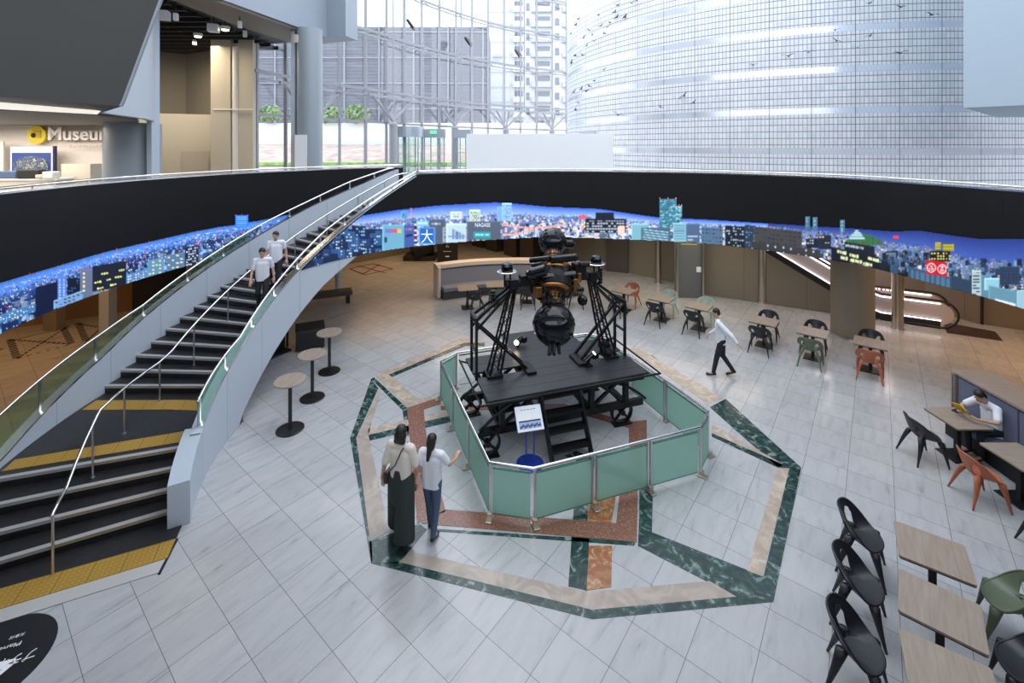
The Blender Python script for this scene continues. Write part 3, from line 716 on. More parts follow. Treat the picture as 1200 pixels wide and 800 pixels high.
# ------------------------------------------------------------------ curved staircase
RISE = .15
NT = [(122, 27), (180, 5)]
def ang_n(n):                        # angle of the nosing line n (1..27)
    return 198+(4-n)*3.05 if n <= 4 else 180-(n-5)*2.64
RO_IN, RO_OUT, RI_IN, RI_OUT = 8.27, 8.42, 5.50, 5.345
st = thing('staircase', (0, 0, 0), 'curved staircase with pale blue panelled sides sweeping up to the gallery', 'staircase')
def sector(b, r0, r1, a0, a1, z0, z1, k=3):
    pts = [cp(r0, a0+(a1-a0)*i/k) for i in range(k+1)]+[cp(r1, a1+(a0-a1)*i/k) for i in range(k+1)]
    return b.prism(pts, z0, z1)
def undz(a):
    if a > 182: return 0.
    return lerp_tab([(117, 3.75), (139, 2.73), (152, 2.08), (160.5, 1.55), (170, .90), (180, .22), (182, 0.)], a)
for n in range(1, 28):
    a0 = ang_n(n); a1 = ang_n(n+1) if n < 27 else 117
    z = n*RISE
    b = MB(); zb = 0 if a0 > 181 else min(z-.05, undz(a1)+.03)
    sector(b, RI_OUT+.02, RO_OUT-.02, a0, a1 - (0 if n in (4, 27) else .25), zb, z, 8 if n in (4, 27) else 3)
    nm = 'landing' if n == 4 else ('head_landing' if n == 27 else 'step')
    o = b.build(nm, M['tread'], st)
    # nosing strip: top and front
    b = MB(); w_ = math.degrees(.07/6.5)
    b.prism([cp(RI_IN, a0+.06), cp(RO_IN, a0+.04), cp(RO_IN, a0-.5), cp(RI_IN, a0-.75)], z-.045, z+.004)
    b.build('nosing', M['nosing'], o)
    if n <= 5:                        # yellow line along the inner half of the first nosings
        b = MB(); b.prism([cp(RI_IN, a0+.1), cp(7.0 if n < 5 else 6.3, a0+.08), cp(7.0 if n < 5 else 6.3, a0-.3), cp(RI_IN, a0-.35)], z-.026, z-.012)
        b.build('yellow_line', M['tactile'], o)
# yellow tactile rows
def tact(p, par=st):
    b = MB(); b.prism(p[0], p[1], p[1]+.008); ob = b.build('tactile_strip', M['tactile'], par)
    return ob
tact(([cp(RI_IN, 183.2), cp(6.5, 182.4), cp(8.2, 182.0), cp(8.2, 184.4), cp(6.5, 185.4), cp(RI_IN, 187)], .6))
tact(([cp(RI_IN, 196.2), cp(8.2, 196.6), cp(8.2, 194.6), cp(RI_IN, 192.6)], .6))
tact(([(-4.95, 6.79), (-6.69, 6.02), (-8.2, 5.35), (-8.05, 5.02), (-6.6, 5.67), (-4.84, 6.47)], .012))
b = MB(); b.prism([(-4.95, 6.79), (-6.69, 6.02), (-8.2, 5.35), (-8.3, 5.6), (-6.9, 6.4), (-5.1, 7.2)], 0, .016); b.build('base_landing', M['tread'], st)
b = MB(); b.prism([(-4.84, 6.47), (-6.6, 5.67), (-8.05, 5.02), (-8.0, 4.8), (-6.55, 5.45), (-4.8, 6.26)], 0, .012); b.build('base_border', mat('pale_edge_stone', (.5, .49, .47), .4), st)
b = MB(); b.prism([(-4.95, 6.79), (-4.92, 6.80), (-4.76, 6.24), (-4.79, 6.23)], 0, .018); b.build('base_end_strip', M['black'], st)
# side walls
def side(name, r0, r1, angs, zb, zt, m):
    pts = [cp(r0, a) for a in angs]; th = r1-r0
    # travel is by decreasing angle -> left of travel is outward
    return wallstrip(name, pts, zb, zt, th, m, st)
angs = [205-i*1.0 for i in range(0, 88)]
under = lambda a: 0. if a > 181.5 else max(0., .16+(180-a)*.0568+ (0 if a > 172 else 0))
def nzh(a): return lerp_tab([(122, 4.05), (180, .75), (181, .6), (198, .6), (207.2, .15)], a)
o = side('side_wall', RO_IN, RO_OUT, angs, lambda i: undz(angs[i]), lambda i: lerp_tab(CAPO, angs[i]), M['panel'])
angi = [200-i*1.0 for i in range(0, 81)]
inner_out = [a for a in angi]
# inner wall: thin face towards the hall below the mural, plus the whole stair side
side('side_wall', RI_OUT, RI_IN, angi, lambda i: undz(angi[i]), lambda i: lerp_tab(CAPI, angi[i])-.0, M['panel'])
# the black fascia that carries the mural where gallery and stair meet
angf = [159.5-i*1.0 for i in range(0, 41)]
pts = [cp(RI-.015, a) for a in angf]
o = wallstrip('wall_front', pts, lambda i: RB, lambda i: lerp_tab(CAPI, angf[i])-.05, .018, M['fascia']); struct(o)
# solid soffit between the side walls
ua = [182-i*1. for i in range(0, 66)]; b = MB()
b.grid(lambda i, j: (*cp(RI_OUT+.02 if j == 0 else RO_OUT-.02, ua[i]), undz(ua[i])+.02), len(ua)-1, 1); b.build('soffit', M['pale'], st)
# newel block at the foot
b = MB(); k = [209.3, 206.5, 203, 200, 198.2]
for a0, a1 in zip(k, k[1:]):
    p = [cp(RI_OUT-.01, a0), cp(RI_OUT-.01, a1), cp(5.62, a1), cp(5.62, a0)]
    z0, z1 = lerp_tab([(198, .92), (209.5, .66)], a0), lerp_tab([(198, .92), (209.5, .66)], a1)
    b.add([(*p[0], 0), (*p[1], 0), (*p[2], 0), (*p[3], 0), (*p[0], z0), (*p[1], z1), (*p[2], z1), (*p[3], z0)], [(3, 2, 1, 0), (4, 5, 6, 7), (0, 1, 5, 4), (1, 2, 6, 5), (2, 3, 7, 6), (3, 0, 4, 7)])
b.build('newel_block', M['pale'], st)
# caps, glass, handrails, posts
def railing(rmid, th, cap, hand, a_s, a_e, glass, glass_end, posts, endcurl=None):
    an = [a_s-(a_s-a_e)*i/70 for i in range(71)]
    c = wallstrip('steel_cap', [cp(rmid-th/2-.01, a) for a in an], lambda i: lerp_tab(cap, an[i])-.005, lambda i: lerp_tab(cap, an[i])+.03, th+.02, M['rail_steel'], st)
    b = MB(); pp = [(*cp(rmid, a), lerp_tab(hand, a)) for a in an]
    b.tube(pp, .024, 10); h = b.build('handrail', M['rail_steel'], st, smooth=True)
    ag = [a for a in an if a > glass_end]
    wallstrip('glass_panel', [cp(rmid-.006, a) for a in ag], lambda i: lerp_tab(cap, ag[i])+.02, lambda i: lerp_tab(hand, ag[i])-.03, .012, glass, st)
    for a in posts:
        b = MB(); x, y = cp(rmid, a); b.box((x, y, (lerp_tab(cap, a)+lerp_tab(hand, a))/2), (.016, .045, lerp_tab(hand, a)-lerp_tab(cap, a)-.01), R(a)); b.build('post', M['steel'], st)
railing((RO_IN+RO_OUT)/2, .15, CAPO, HANO, 203, 119, M['olive'], 152, [199, 189.5, 181, 173, 165, 158, 151, 144, 137, 130, 124])
railing((RI_IN+RI_OUT)/2, .155, CAPI, HANI, 198.5, 117.5, M['teal'], 168, [197.3, 186, 176, 168, 160, 152, 144, 136, 128, 122])
RM = 6.85
cz = [(116, 4.88), (121, 4.86), (180.5, 1.47), (183.5, 1.42), (197.5, 1.42), (206.5, .86), (211, .84)]
an = [211, 209, 207, 206.5, 204, 201, 198.5, 197.5, 194, 190, 186, 183.5, 181.5, 180]+[178-i*2 for i in range(29)]+[120, 117.5]
b = MB(); pp = [(*cp(RM, a), lerp_tab(cz, a)) for a in an]; b.tube(pp, .022, 10); b.build('centre_handrail', M['rail_steel'], st, smooth=True)
for a in (210.5, 199.3, 191.5, 183, 174.8, 166.5, 158, 149.5, 141, 132.5, 125):
    x, y = cp(RM, a); n_ = max([n for n in range(1, 28) if ang_n(n) >= a] or [0]); z0 = n_*RISE
    b = MB(); b.cyl((x, y, z0), (x, y, lerp_tab(cz, a)), .016, n=10); b.cyl((x, y, z0), (x, y, z0+.012), .034, n=12); b.build('centre_post', M['steel'], st, smooth=False)

# ------------------------------------------------------------------ glass barrier round the projector
bar = thing('glass_barrier', (0, 0, 0), 'waist-high barrier of frosted green glass and steel posts around the projector', 'barrier')
RINGB = [(-.35, 7.19), (.33, 7.06), (3.3, 8.10), (3.66, 8.58), (2.36, 11.93), (1.95, 12.15), (-1.32, 11.02), (-1.63, 10.55)]
HB = .86
def barrier():
    n = len(RINGB)
    b = MB(); b.tube([(x, y, HB) for x, y in RINGB], .024, 8, closed=True); b.build('top_rail', M['rail_steel'], bar, smooth=True)
    segs = {0: 1, 1: 3, 2: 1, 3: 3, 4: 1, 5: 3, 6: 1, 7: 3}
    for i in range(n):
        a, c = Vector(RINGB[i]), Vector(RINGB[(i+1) % n]); d = (c-a).normalized(); L = (c-a).length; k = segs[i]
        nn = Vector((-d.y, d.x)) # inward
        for j in range(k):
            s0, s1 = L*j/k+.05, L*(j+1)/k-.05
            p, q = a+d*s0, a+d*s1; mid = (p+q)/2
            gm = M['clear'] if i in (5,) else M['frost']
            b = MB(); b.box((mid.x, mid.y, .44), ((q-p).length, .012, .72), math.atan2(d.y, d.x)); g = b.build('glass_panel', gm, bar)
            em = M['teal'] if gm is M['frost'] else M['steel']; MB().bar((p.x, p.y, .79), (q.x, q.y, .79), .02, .03).build('panel_edge', em, g); MB().bar((p.x, p.y, .085), (q.x, q.y, .085), .014, .02).build('panel_edge', em, g)
            # posts
            ps = [s0-.03] if j == 0 else [s0-.085, s0-.02]
            for s_ in ps:
                x, y = a+d*max(s_, .012)
                b = MB(); b.box((x, y, .43), (.032, .045, .84), math.atan2(d.y, d.x)); o = b.build('post', M['steel'], bar, bevel=.003)
            x, y = a+d*(s0-.05 if j else .01)
            b = MB(); m_ = Matrix.Rotation(math.atan2(d.y, d.x), 3, 'Z'); b.box((x-nn.x*.05, y-nn.y*.05, .015), (.10, .17, .03), math.atan2(d.y, d.x)); b.box((x-nn.x*.03, y-nn.y*.03, .06), (.07, .07, .1), math.atan2(d.y, d.x)); b.build('foot_plate', M['bronze'], bar, bevel=.006)
barrier()

# ------------------------------------------------------------------ projector cart
AX = R(18.4)
ct = thing('projector_cart', (-.435, 8.4, 0), 'long black iron and timber wheeled cart inside the glass barrier', 'cart', AX)
D = 1.15
def cb(name, fn, m='iron', par=None, **k):
    b = MB(); fn(b); return b.build(name, M[m], par or ct, **k)
for (u0, u1, v0, v1) in ((0, 3.42, 0, .27), (0, 3.42, .275, .55), (0, 3.42, .555, .86), (1.02, 2.42, .865, 1.1), (-.02, 3.42, 1.1, 1.42), (-.02, 3.42, 1.425, 1.80), (.95, 2.75, 1.805, 2.15), (1.1, 2.75, 2.155, 2.75)):
    cb('deck_board', lambda b: b.box(((u0+u1)/2, (v0+v1)/2, D-.02), (u1-u0, v1-v0, .04)), 'deck', bevel=.004)
def frame(b):
    for v in (.1, .9, 1.7): b.box((1.7, v, D-.10), (3.3, .09, .12))
    for u in (.1, 1.0, 2.4, 3.3): b.box((u, .95, D-.13), (.09, 1.75, .1))
cb('under_frame', frame, bevel=.004)
# bumper rail round the deck edge
cb('edge_rail', lambda b: (b.tube([(-.16, 1.75, D+.0), (-.16, -.12, D+.0), (3.62, -.12, D+.0), (3.62, 1.75, D+.0)], .022, 8), [b.bar((u, 0, D-.06), (u, -.12, D), .03) for u in (.2, 1.2, 2.2, 3.2)], b.bar((0, 1.7, D-.06), (-.16, 1.7, D), .03), b.bar((3.4, 1.7, D-.06), (3.62, 1.7, D), .03)))
def lower(b):
    for v in (.28, 1.55):
        b.box((1.7, v, .42), (3.5, .1, .13)); 
        for u in (.35, 1.15, 2.25, 3.05): b.box((u, v, .72), (.1, .1, .72))
        for u, s_ in ((.35, 1), (1.15, -1), (2.25, 1), (3.05, -1)): b.bar((u, v, .48), (u+s_*.75, v, D-.14), .06)
        b.tube([(2.4+i*.11, v-.05, .98-.5*(i/10.)**2) for i in range(11)], .03, 6)
        b.tube([(1.0-i*.11, v-.05, .98-.5*(i/10.)**2) for i in range(11)], .03, 6)
    for u in (.35, 1.15, 2.25, 3.05): b.box((u, .92, .42), (.1, 1.3, .11))
cb('lower_truss', lower, bevel=.004)
for u, v in ((.05, .22), (2.98, .32), (.05, 1.62), (2.98, 1.72)):
    b = MB(); R0 = .25
    ring_ = [(u+R0*.93*cos(2*pi*i/32), v, R0+R0*.93*sin(2*pi*i/32)) for i in range(32)]
    # rim with square section
    vs, fs = [], []
    for i in range(32):
        c_, s_ = cos(2*pi*i/32), sin(2*pi*i/32)
        for rr, dv in ((R0, -.035), (R0, .035), (R0*.84, .035), (R0*.84, -.035)): vs.append((u+rr*c_, v+dv, R0+rr*s_))
    for i in range(32):
        a, c_ = 4*i, 4*((i+1) % 32)
        for j in range(4): fs.append((a+j, a+(j+1) % 4, c_+(j+1) % 4, c_+j))
    b.add(vs, fs)
    for i in range(4): a = pi/4+i*pi/2; b.bar((u, v, R0), (u+.22*cos(a), v, R0+.22*sin(a)), .045, .04, up=(0, 1, 0))
    wh = b.build('wheel', M['iron'], ct)
    b = MB(); b.cyl((u, v-.07, R0), (u, v+.07, R0), .055); b.build('hub', M['iron'], wh)
    cb('wheel_chock', lambda b: b.box((u, v, .012), (.42, .2, .024)), 'iron')
# small hand wheels and motor under the deck
cb('drive_motor', lambda b: (b.cyl((.35, .8, .72), (.85, .8, .72), .16), b.cyl((.3, .8, .72), (.35, .8, .72), .1), b.box((.6, .8, .52), (.5, .3, .08))))
cb('counterweight', lambda b: b.cyl((1.2, 1.0, .75), (1.9, 1.0, .75), .17))
# steps
sp = cb('steps', lambda b: [b.bar((u, .10, 1.12), (u+.06, -.36, .03), .035, .16, up=(0, -1, .3)) for u in (1.05, 1.85)])
for i in range(4):
    z = .27*(i+.75); f = 1-(z-.03)/1.09
    b = MB(); b.box((1.45+.06*f, .10-.46*f, z), (.78, .2, .035)); b.build('step_tread', M['iron'], sp)
# truss legs, left and right
def lattice(b, p0, p1, w0, w1, t=.035):
    """four-chord tapering lattice mast"""
    p0, p1 = Vector(p0), Vector(p1); ax = (p1-p0).normalized(); x = Vector((0, 1, 0)).cross(ax).normalized(); y = ax.cross(x)
    co = [(-1, -1), (1, -1), (1, 1), (-1, 1)]
    for a, c in co: b.bar(p0+x*a*w0/2+y*c*w0/2, p1+x*a*w1/2+y*c*w1/2, t)
    n = 13
    for k in range(n):
        f0, f1 = k/n, (k+1)/n
        for j in range(4):
            (a, c), (d, e) = co[j], co[(j+1) % 4]
            if k % 2: (a, c), (d, e) = (d, e), (a, c)
            q0 = p0.lerp(p1, f0)+(x*a+y*c)*(w0+(w1-w0)*f0)/2; q1 = p0.lerp(p1, f1)+(x*d+y*e)*(w0+(w1-w0)*f1)/2
            b.bar(q0, q1, .014)
TZ = 2.92
for sgn, u0, u1, um in ((1, .36, .77, -.02), (-1, 3.02, 2.58, 3.36)):
    v = .90
    cb('lattice_mast', lambda b: lattice(b, (u0, v, D), (u1, v, TZ-.05), .22, .11))
    cb('upright_frame', lambda b: [(b.bar((um, vv, D), (um, vv, 2.35), .05), ) for vv in (.80, 1.22)] and (b.bar((um, .78, 2.35), (um, 1.24, 2.35), .06), b.bar((um, .8, 1.7), (um, 1.22, 1.7), .04)))
    cb('brace', lambda b: [(b.bar((um, vv, 2.32), (u1+sgn*.04, v+(vv-v)*.4, TZ), .05), b.bar((um, vv, 2.25), (u0+sgn*.75, vv, D), .05), b.bar((um, vv, 2.1), (u1, v+(vv-v)*.4, 2.85), .04)) for vv in (.86, 1.16)])
    cb('foot_bracket', lambda b: b.box((u0+sgn*.75, v, D+.03), (.2, .5, .05)), bevel=.004); cb('foot_bracket', lambda b: b.box((u0, v, D+.03), (.32, .34, .05)), bevel=.004)
    cb('bearing', lambda b: (b.box((u1, v, TZ+.05), (.18, .24, .2)), b.cyl((u1-.16, v, TZ+.05), (u1+.16, v, TZ+.05), .09)), bevel=.008)
    # raised disc table with a small domed lamp
    uu = u1-sgn*.12
    q = cb('disc_table', lambda b: (b.lathe([(.05, 3.19), (.19, 3.215), (.205, 3.23), (.19, 3.24), (.02, 3.24)], (uu, v, 0), 28)), 'rail_steel')
    cb('disc_stem', lambda b: (b.cyl((uu-.05, v, TZ), (uu-.05, v, 3.21), .02), b.cyl((uu+.07, v, TZ), (uu+.07, v, 3.21), .02)), 'iron', q)
    cb('lamp_dome', lambda b: b.lathe([(.115, 3.24), (.125, 3.26), (.115, 3.34), (.095, 3.39), (.05, 3.405), (.01, 3.41)], (uu, v, 0), 20), 'gloss', q)
# small finials / motors
cb('switch_column', lambda b: [b.cyl((2.86, 1.0, 2.75+i*.07), (2.86, 1.0, 2.80+i*.07), .05) for i in range(5)], 'iron')
cb('switch_column', lambda b: [b.cyl((.38, 1.0, 2.5+i*.07), (.38, 1.0, 2.55+i*.07), .05) for i in range(5)], 'iron')
cb('ball_motor', lambda b: (b.ball((3.05, 1.2, D+.14), .13), b.cyl((3.05, 1.2, D), (3.05, 1.2, D+.1), .05), b.ball((2.95, .85, D+.1), .09)), 'gloss')
cb('spot_projector', lambda b: (b.cyl((2.36, .62, D+.02), (2.36, .62, D+.12), .035), b.cyl((2.30, .62, D+.12), (2.48, .60, D+.26), .055, .045), b.box((2.36, .62, D+.015), (.16, .12, .03))), 'gloss')
cb('spot_lens', lambda b: b.cyl((2.478, .60, D+.258), (2.50, .598, D+.275), .04), 'lamp')
cb('spot_projector', lambda b: (b.cyl((1.25, 1.95, D), (1.25, 1.95, D+.1), .03), b.cyl((1.2, 1.9, D+.14), (1.36, 2.05, D+.14), .075), b.ball((1.42, 2.0, D+.14), .08)), 'gloss')
cb('spot_lens', lambda b: b.cyl((1.2, 1.9, D+.14), (1.185, 1.885, D+.14), .055), 'lamp')

# ------------------------------------------------------------------ star projector (dumbbell)
# axis from lower globe to upper globe
sj = thing('star_projector', (.874, 9.77, 2.97), 'glossy black two-globe planetarium star projector slung between the cart masts', 'projector', AX)
LB, UB = Vector((-.218, -.528, -.73)), Vector((.242, .584, .67))
axd = (UB-LB).normalized(); rot = axd.to_track_quat('Z', 'Y').to_matrix()
def onax(p): return rot @ Vector(p)
def pj(name, fn, m, par=None, **k):
    b = MB(); fn(b); return b.build(name, M[m], par or sj, **k)
def globe(c, r, out, tag_):
    g = pj('globe', lambda b: b.ball(c, r, 40), 'gloss', smooth=True)
    rr = random.Random(3 if out > 0 else 5); k = 0
    lens = []
    for i in range(15):
        ph = 2.399*i; zz = 1-2*(i+.5)/17
        d = Vector((cos(ph)*math.sqrt(1-zz*zz), sin(ph)*math.sqrt(1-zz*zz), zz*out))
        lens.append((rot @ d).normalized())
    for d in lens:
        p0 = c+d*(r-.03); pj('lens_barrel', lambda b: (b.cyl(p0, c+d*(r+.018), .034, .03, 14), b.cyl(c+d*(r-.02), c+d*(r+.006), .05, .046, 14)), 'iron', g)
    pj('seam_ring', lambda b: b.tube([c+onax((cos(t)*r*1.005, sin(t)*r*1.005, 0)) for t in [2*pi*i/40 for i in range(40)]], .012, 6, closed=True), 'iron', g)
    return g
g1 = globe(LB, .417, -1, 'l'); g2 = globe(UB, .31, 1, 'u')
pj('nose_cluster', lambda b: [b.cyl(LB+onax((x, y, -.36)), LB+onax((x*1.3, y*1.3, -.56-.03*(i % 2))), .04, .03, 10) for i, (x, y) in enumerate(((0, 0), (.08, 0), (-.08, 0), (0, .08), (0, -.08), (.06, .06)))], 'iron', g1)
pj('side_turret', lambda b: (b.cyl(UB+Vector((.1, -.12, -.02)), UB+Vector((.38, -.14, -.05)), .09, .10, 18), b.ball(UB+Vector((.38, -.14, -.05)), .10)), 'gloss', g2)
pj('top_turret', lambda b: (b.cyl(LB+Vector((.02, .1, .3)), LB+Vector((.02, .05, .46)), .09, .08, 16)), 'iron', g1)
L = (UB-LB).length
def cage(z0, z1, r0, r1, nm):
    b = MB()
    for t in (z0, (z0*2+z1)/3, (z0+2*z1)/3, z1):
        r = r0+(r1-r0)*(t-z0)/(z1-z0)
        b.tube([LB+onax((cos(a)*r, sin(a)*r, t)) for a in [2*pi*i/28 for i in range(28)]], .014, 6, closed=True)
    for i in range(12):
        a = 2*pi*i/12; a2 = a+.35
        b.bar(LB+onax((cos(a)*r0, sin(a)*r0, z0)), LB+onax((cos(a2)*r1, sin(a2)*r1, z1)), .018)
        b.bar(LB+onax((cos(a2)*r0, sin(a2)*r0, z0)), LB+onax((cos(a)*r1, sin(a)*r1, z1)), .012)
    return b.build('planet_cage', M['iron'], sj)
c1 = cage(.36, .74, .23, .26, 'a'); c2 = cage(L-.66, L-.26, .25, .19, 'b')
for c_, z0, z1 in ((c1, .36, .74), (c2, L-.66, L-.26)):
    pj('brass_core', lambda b: b.cyl(LB+onax((0, 0, z0)), LB+onax((0, 0, z1)), .17, .17, 20), 'brass', c_, smooth=False)
    for k in range(5):
        a = 2*pi*k/5; z = z0+.08+.28*k/5
        pj('planet_lantern', lambda b: (b.cyl(LB+onax((cos(a)*.12, sin(a)*.12, z)), LB+onax((cos(a)*.27, sin(a)*.27, z+.03)), .045, .035, 10), b.box(LB+onax((cos(a)*.16, sin(a)*.16, z)), (.07, .07, .07))), 'iron', c_)
# flared copper collars
for zc, f in ((.76, 1), (L-.68, -1)):
    pj('copper_collar', lambda b: b.lathe([(.30, -.10*f), (.335, -.08*f), (.36, .0), (.34, .06*f), (.26, .10*f)] if f > 0 else [(.26, -.10), (.34, -.06), (.36, 0), (.335, .08), (.30, .10)], LB+onax((0, 0, zc)), 32, rot), 'brass', smooth=True)
mid = LB.lerp(UB, .5)
pj('centre_drum', lambda b: b.lathe([(.30, -.22), (.38, -.18), (.40, -.05), (.40, .08), (.36, .18), (.28, .22)], mid, 32, rot), 'iron')
pj('cradle_plate', lambda b: (b.box(mid+Vector((0, -.2, .12)), (.78, .3, .1), m=Matrix.Rotation(R(-45), 3, 'X')), b.box(mid+Vector((0, .3, .28)), (.62, .26, .12), m=Matrix.Rotation(R(-45), 3, 'X'))), 'gloss', bevel=.02)
pj('cradle_ring', lambda b: (b.tube([mid+Vector((cos(t)*.52, 0, sin(t)*.40-.02)) for t in [2*pi*i/30 for i in range(30)]], .05, 8, closed=True)), 'iron', smooth=True)
pj('trunnion_arm', lambda b: (b.cyl((-.36, 0, .0), (-.80, 0, .0), .085, .075), b.box((-.6, 0, .06), (.3, .2, .2))), 'iron', bevel=.01)
pj('trunnion_arm', lambda b: (b.cyl((.36, 0, .0), (.80, 0, .0), .085, .075), b.box((.6, 0, .16), (.26, .22, .3)), b.cyl((.55, -.12, .30), (.78, -.12, .30), .06)), 'iron', bevel=.01)
pj('gear_motor', lambda b: (b.cyl((-.52, -.18, .22), (-.30, -.30, .30), .12, .12), b.ball((-.54, -.17, .21), .14), b.cyl((-.5, .1, .42), (.1, -.05, .48), .055)), 'gloss')
pj('gear_motor', lambda b: (b.cyl((-.1, -.1, .45), (.42, -.12, .46), .08), b.ball((.44, -.12, .46), .085), b.cyl((-.45, .1, .3), (.4, .1, .36), .05)), 'gloss')
sb = pj('sun_ball', lambda b: (b.ball((.56, -.25, -.42), .11), b.cyl((.56, -.25, -.32), (.5, -.12, .0), .022), b.cyl((.45, -.2, -.2), (.6, -.2, -.2), .05)), 'gloss', smooth=False)
[pj('copper_bracket', lambda b: b.box(c_, d_), 'brass', bevel=.01) for c_, d_ in (((.42, -.15, -.12), (.1, .16, .3)), ((-.42, -.15, -.16), (.14, .2, .22)), ((.56, -.08, .02), (.08, .1, .2)))]
rr = random.Random(11)
for k in range(9):      # cables
    a = rr.uniform(0, 2*pi); a2 = a+rr.uniform(-1.6, 1.6); z0, z1 = rr.uniform(.5, .8), rr.uniform(L-.75, L-.4)
    pts_ = []
    for i in range(13):
        f = i/12; aa = a+(a2-a)*f; r_ = .30+.16*sin(pi*f)+.02*sin(7*f+k); pts_.append(LB+onax((cos(aa)*r_, sin(aa)*r_, z0+(z1-z0)*f)))
    pj('cable', lambda b: b.tube(pts_, .014, 6), 'iron', smooth=True)

# ------------------------------------------------------------------ blue information stand
sg = thing('information_stand', (.33, 8.42, 0), 'small white information board on two blue posts with a round blue base', 'sign')
b = MB(); b.lathe([(.25, 0), (.25, .012), (.24, .018), (.01, .02)], n=36); b.build('base', M['blue'], sg)
for x in (-.07, .07):
    b = MB(); b.cyl((x, 0, .015), (x, 0, .78), .014, n=10); b.build('post', M['blue'], sg)
tm = Matrix.Rotation(R(14), 3, 'Z') @ Matrix.Rotation(R(48), 3, 'X')
b = MB(); b.box((-.02, -.02, .84), (.50, .42, .02), m=tm); bd = b.build('board', M['blue'], sg)
b = MB(); b.box(Vector((-.02, -.02, .84))+tm @ Vector((0, 0, .012)), (.49, .41, .004), m=tm); b.build('printed_sheet', M['paper'], bd)
b = MB(); b.box(Vector((-.02, -.02, .84))+tm @ Vector((.0, -.10, .0155)), (.41, .13, .003), m=tm); b.build('photo_strip', mat('pale_blue_photo', (.35, .45, .75), .6), bd)
b = MB()
for k in range(14): b.box(Vector((-.02, -.02, .84))+tm @ Vector((-.18+k*.028, -.135+.012*(k % 3), .0175)), (.022, .04, .002), m=tm)
b.box(Vector((-.02, -.02, .84))+tm @ Vector((0, -.045, .0175)), (.41, .022, .002), m=tm)
for k in range(5): b.box(Vector((-.02, -.02, .84))+tm @ Vector((-.12+k*.06, .14, .0155)), (.04, .008, .002), m=tm)
b.build('photo_marks', M['blackmatte'], bd)
# ------------------------------------------------------------------ round theatre wall (drum)
DC, DR = (13.6, 24.5), 10.6
DZ0, BS, BZ0 = UF, 1.286, 5.62
def drum_mat():
    m = bpy.data.materials.new('bluish_wall_tiles'); m.use_nodes = True; nt = m.node_tree; b = nt.nodes['Principled BSDF']
    uv = nt.nodes.new('ShaderNodeUVMap'); uv.uv_map = 'uv'; sx = nt.nodes.new('ShaderNodeSeparateXYZ'); nt.links.new(uv.outputs[0], sx.inputs[0])
    u, v = sx.outputs[0], sx.outputs[1]
    g = grid_lines(nt, u, v, .118, BS/6, .026, 0, BZ0)
    gv = grid_lines(nt, u, v, 500, BS/6, .02, -100, BZ0)
    pan = grid_lines(nt, u, v, 1.18, 100, .022, .0, -50)
    f = math_node(nt, 'FRACT', math_node(nt, 'DIVIDE', math_node(nt, 'SUBTRACT', v, BZ0-.09), BS))
    band = math_node(nt, 'LESS_THAN', f, .155)
    tid = nt.nodes.new('ShaderNodeCombineXYZ'); nt.links.new(math_node(nt, 'FLOOR', math_node(nt, 'DIVIDE', u, .118)), tid.inputs[0]); nt.links.new(math_node(nt, 'FLOOR', math_node(nt, 'DIVIDE', v, BS/6)), tid.inputs[1])
    wn = nt.nodes.new('ShaderNodeTexWhiteNoise'); wn.noise_dimensions = '2D'; nt.links.new(tid.outputs[0], wn.inputs['Vector'])
    r = nt.nodes.new('ShaderNodeValToRGB'); r.color_ramp.elements[0].color = (.72, .74, .78, 1); r.color_ramp.elements[1].color = (.85, .86, .89, 1); nt.links.new(wn.outputs['Value'], r.inputs[0])
    a = nt.nodes.new('ShaderNodeMix'); a.data_type = 'RGBA'; nt.links.new(g, a.inputs[0]); nt.links.new(r.outputs[0], a.inputs[6]); a.inputs[7].default_value = (.44, .455, .49, 1)
    a1 = nt.nodes.new('ShaderNodeMix'); a1.data_type = 'RGBA'; nt.links.new(gv, a1.inputs[0]); nt.links.new(a.outputs[2], a1.inputs[6]); a1.inputs[7].default_value = (.20, .21, .25, 1)
    c = nt.nodes.new('ShaderNodeMix'); c.data_type = 'RGBA'; nt.links.new(band, c.inputs[0]); nt.links.new(a1.outputs[2], c.inputs[6]); c.inputs[7].default_value = (.80, .84, .92, 1)
    d = nt.nodes.new('ShaderNodeMix'); d.data_type = 'RGBA'; nt.links.new(pan, d.inputs[0]); nt.links.new(c.outputs[2], d.inputs[6]); d.inputs[7].default_value = (.17, .18, .21, 1)
    nt.links.new(d.outputs[2], b.inputs['Base Color']); nt.links.new(math_node(nt, 'SUBTRACT', .42, math_node(nt, 'MULTIPLY', band, .2)), b.inputs['Roughness'])
    nt.links.new(math_node(nt, 'MULTIPLY', band, .5), b.inputs['Metallic'])
    return m
da = [120+i*2. for i in range(0, 121)]     # angles 120..360
dpts = [(DC[0]+DR*cos(R(a)), DC[1]+DR*sin(R(a))) for a in da]
o = wallstrip('wall_drum', dpts, lambda i: UF, lambda i: 21, .2, drum_mat()); struct(o)
def on_drum(px, py, off=.15):
    d = Vector(((px-600)/540, 1.)); c = Vector(DC); r = DR+off
    A = d.dot(d); B = -2*d.dot(c); C_ = c.dot(c)-r*r; disc = B*B-4*A*C_
    if disc < 0: t = -B/(2*A)
    else: t = (-B-math.sqrt(disc))/(2*A)
    return Vector((d.x*t, d.y*t, HC-(py-171)*t/540))
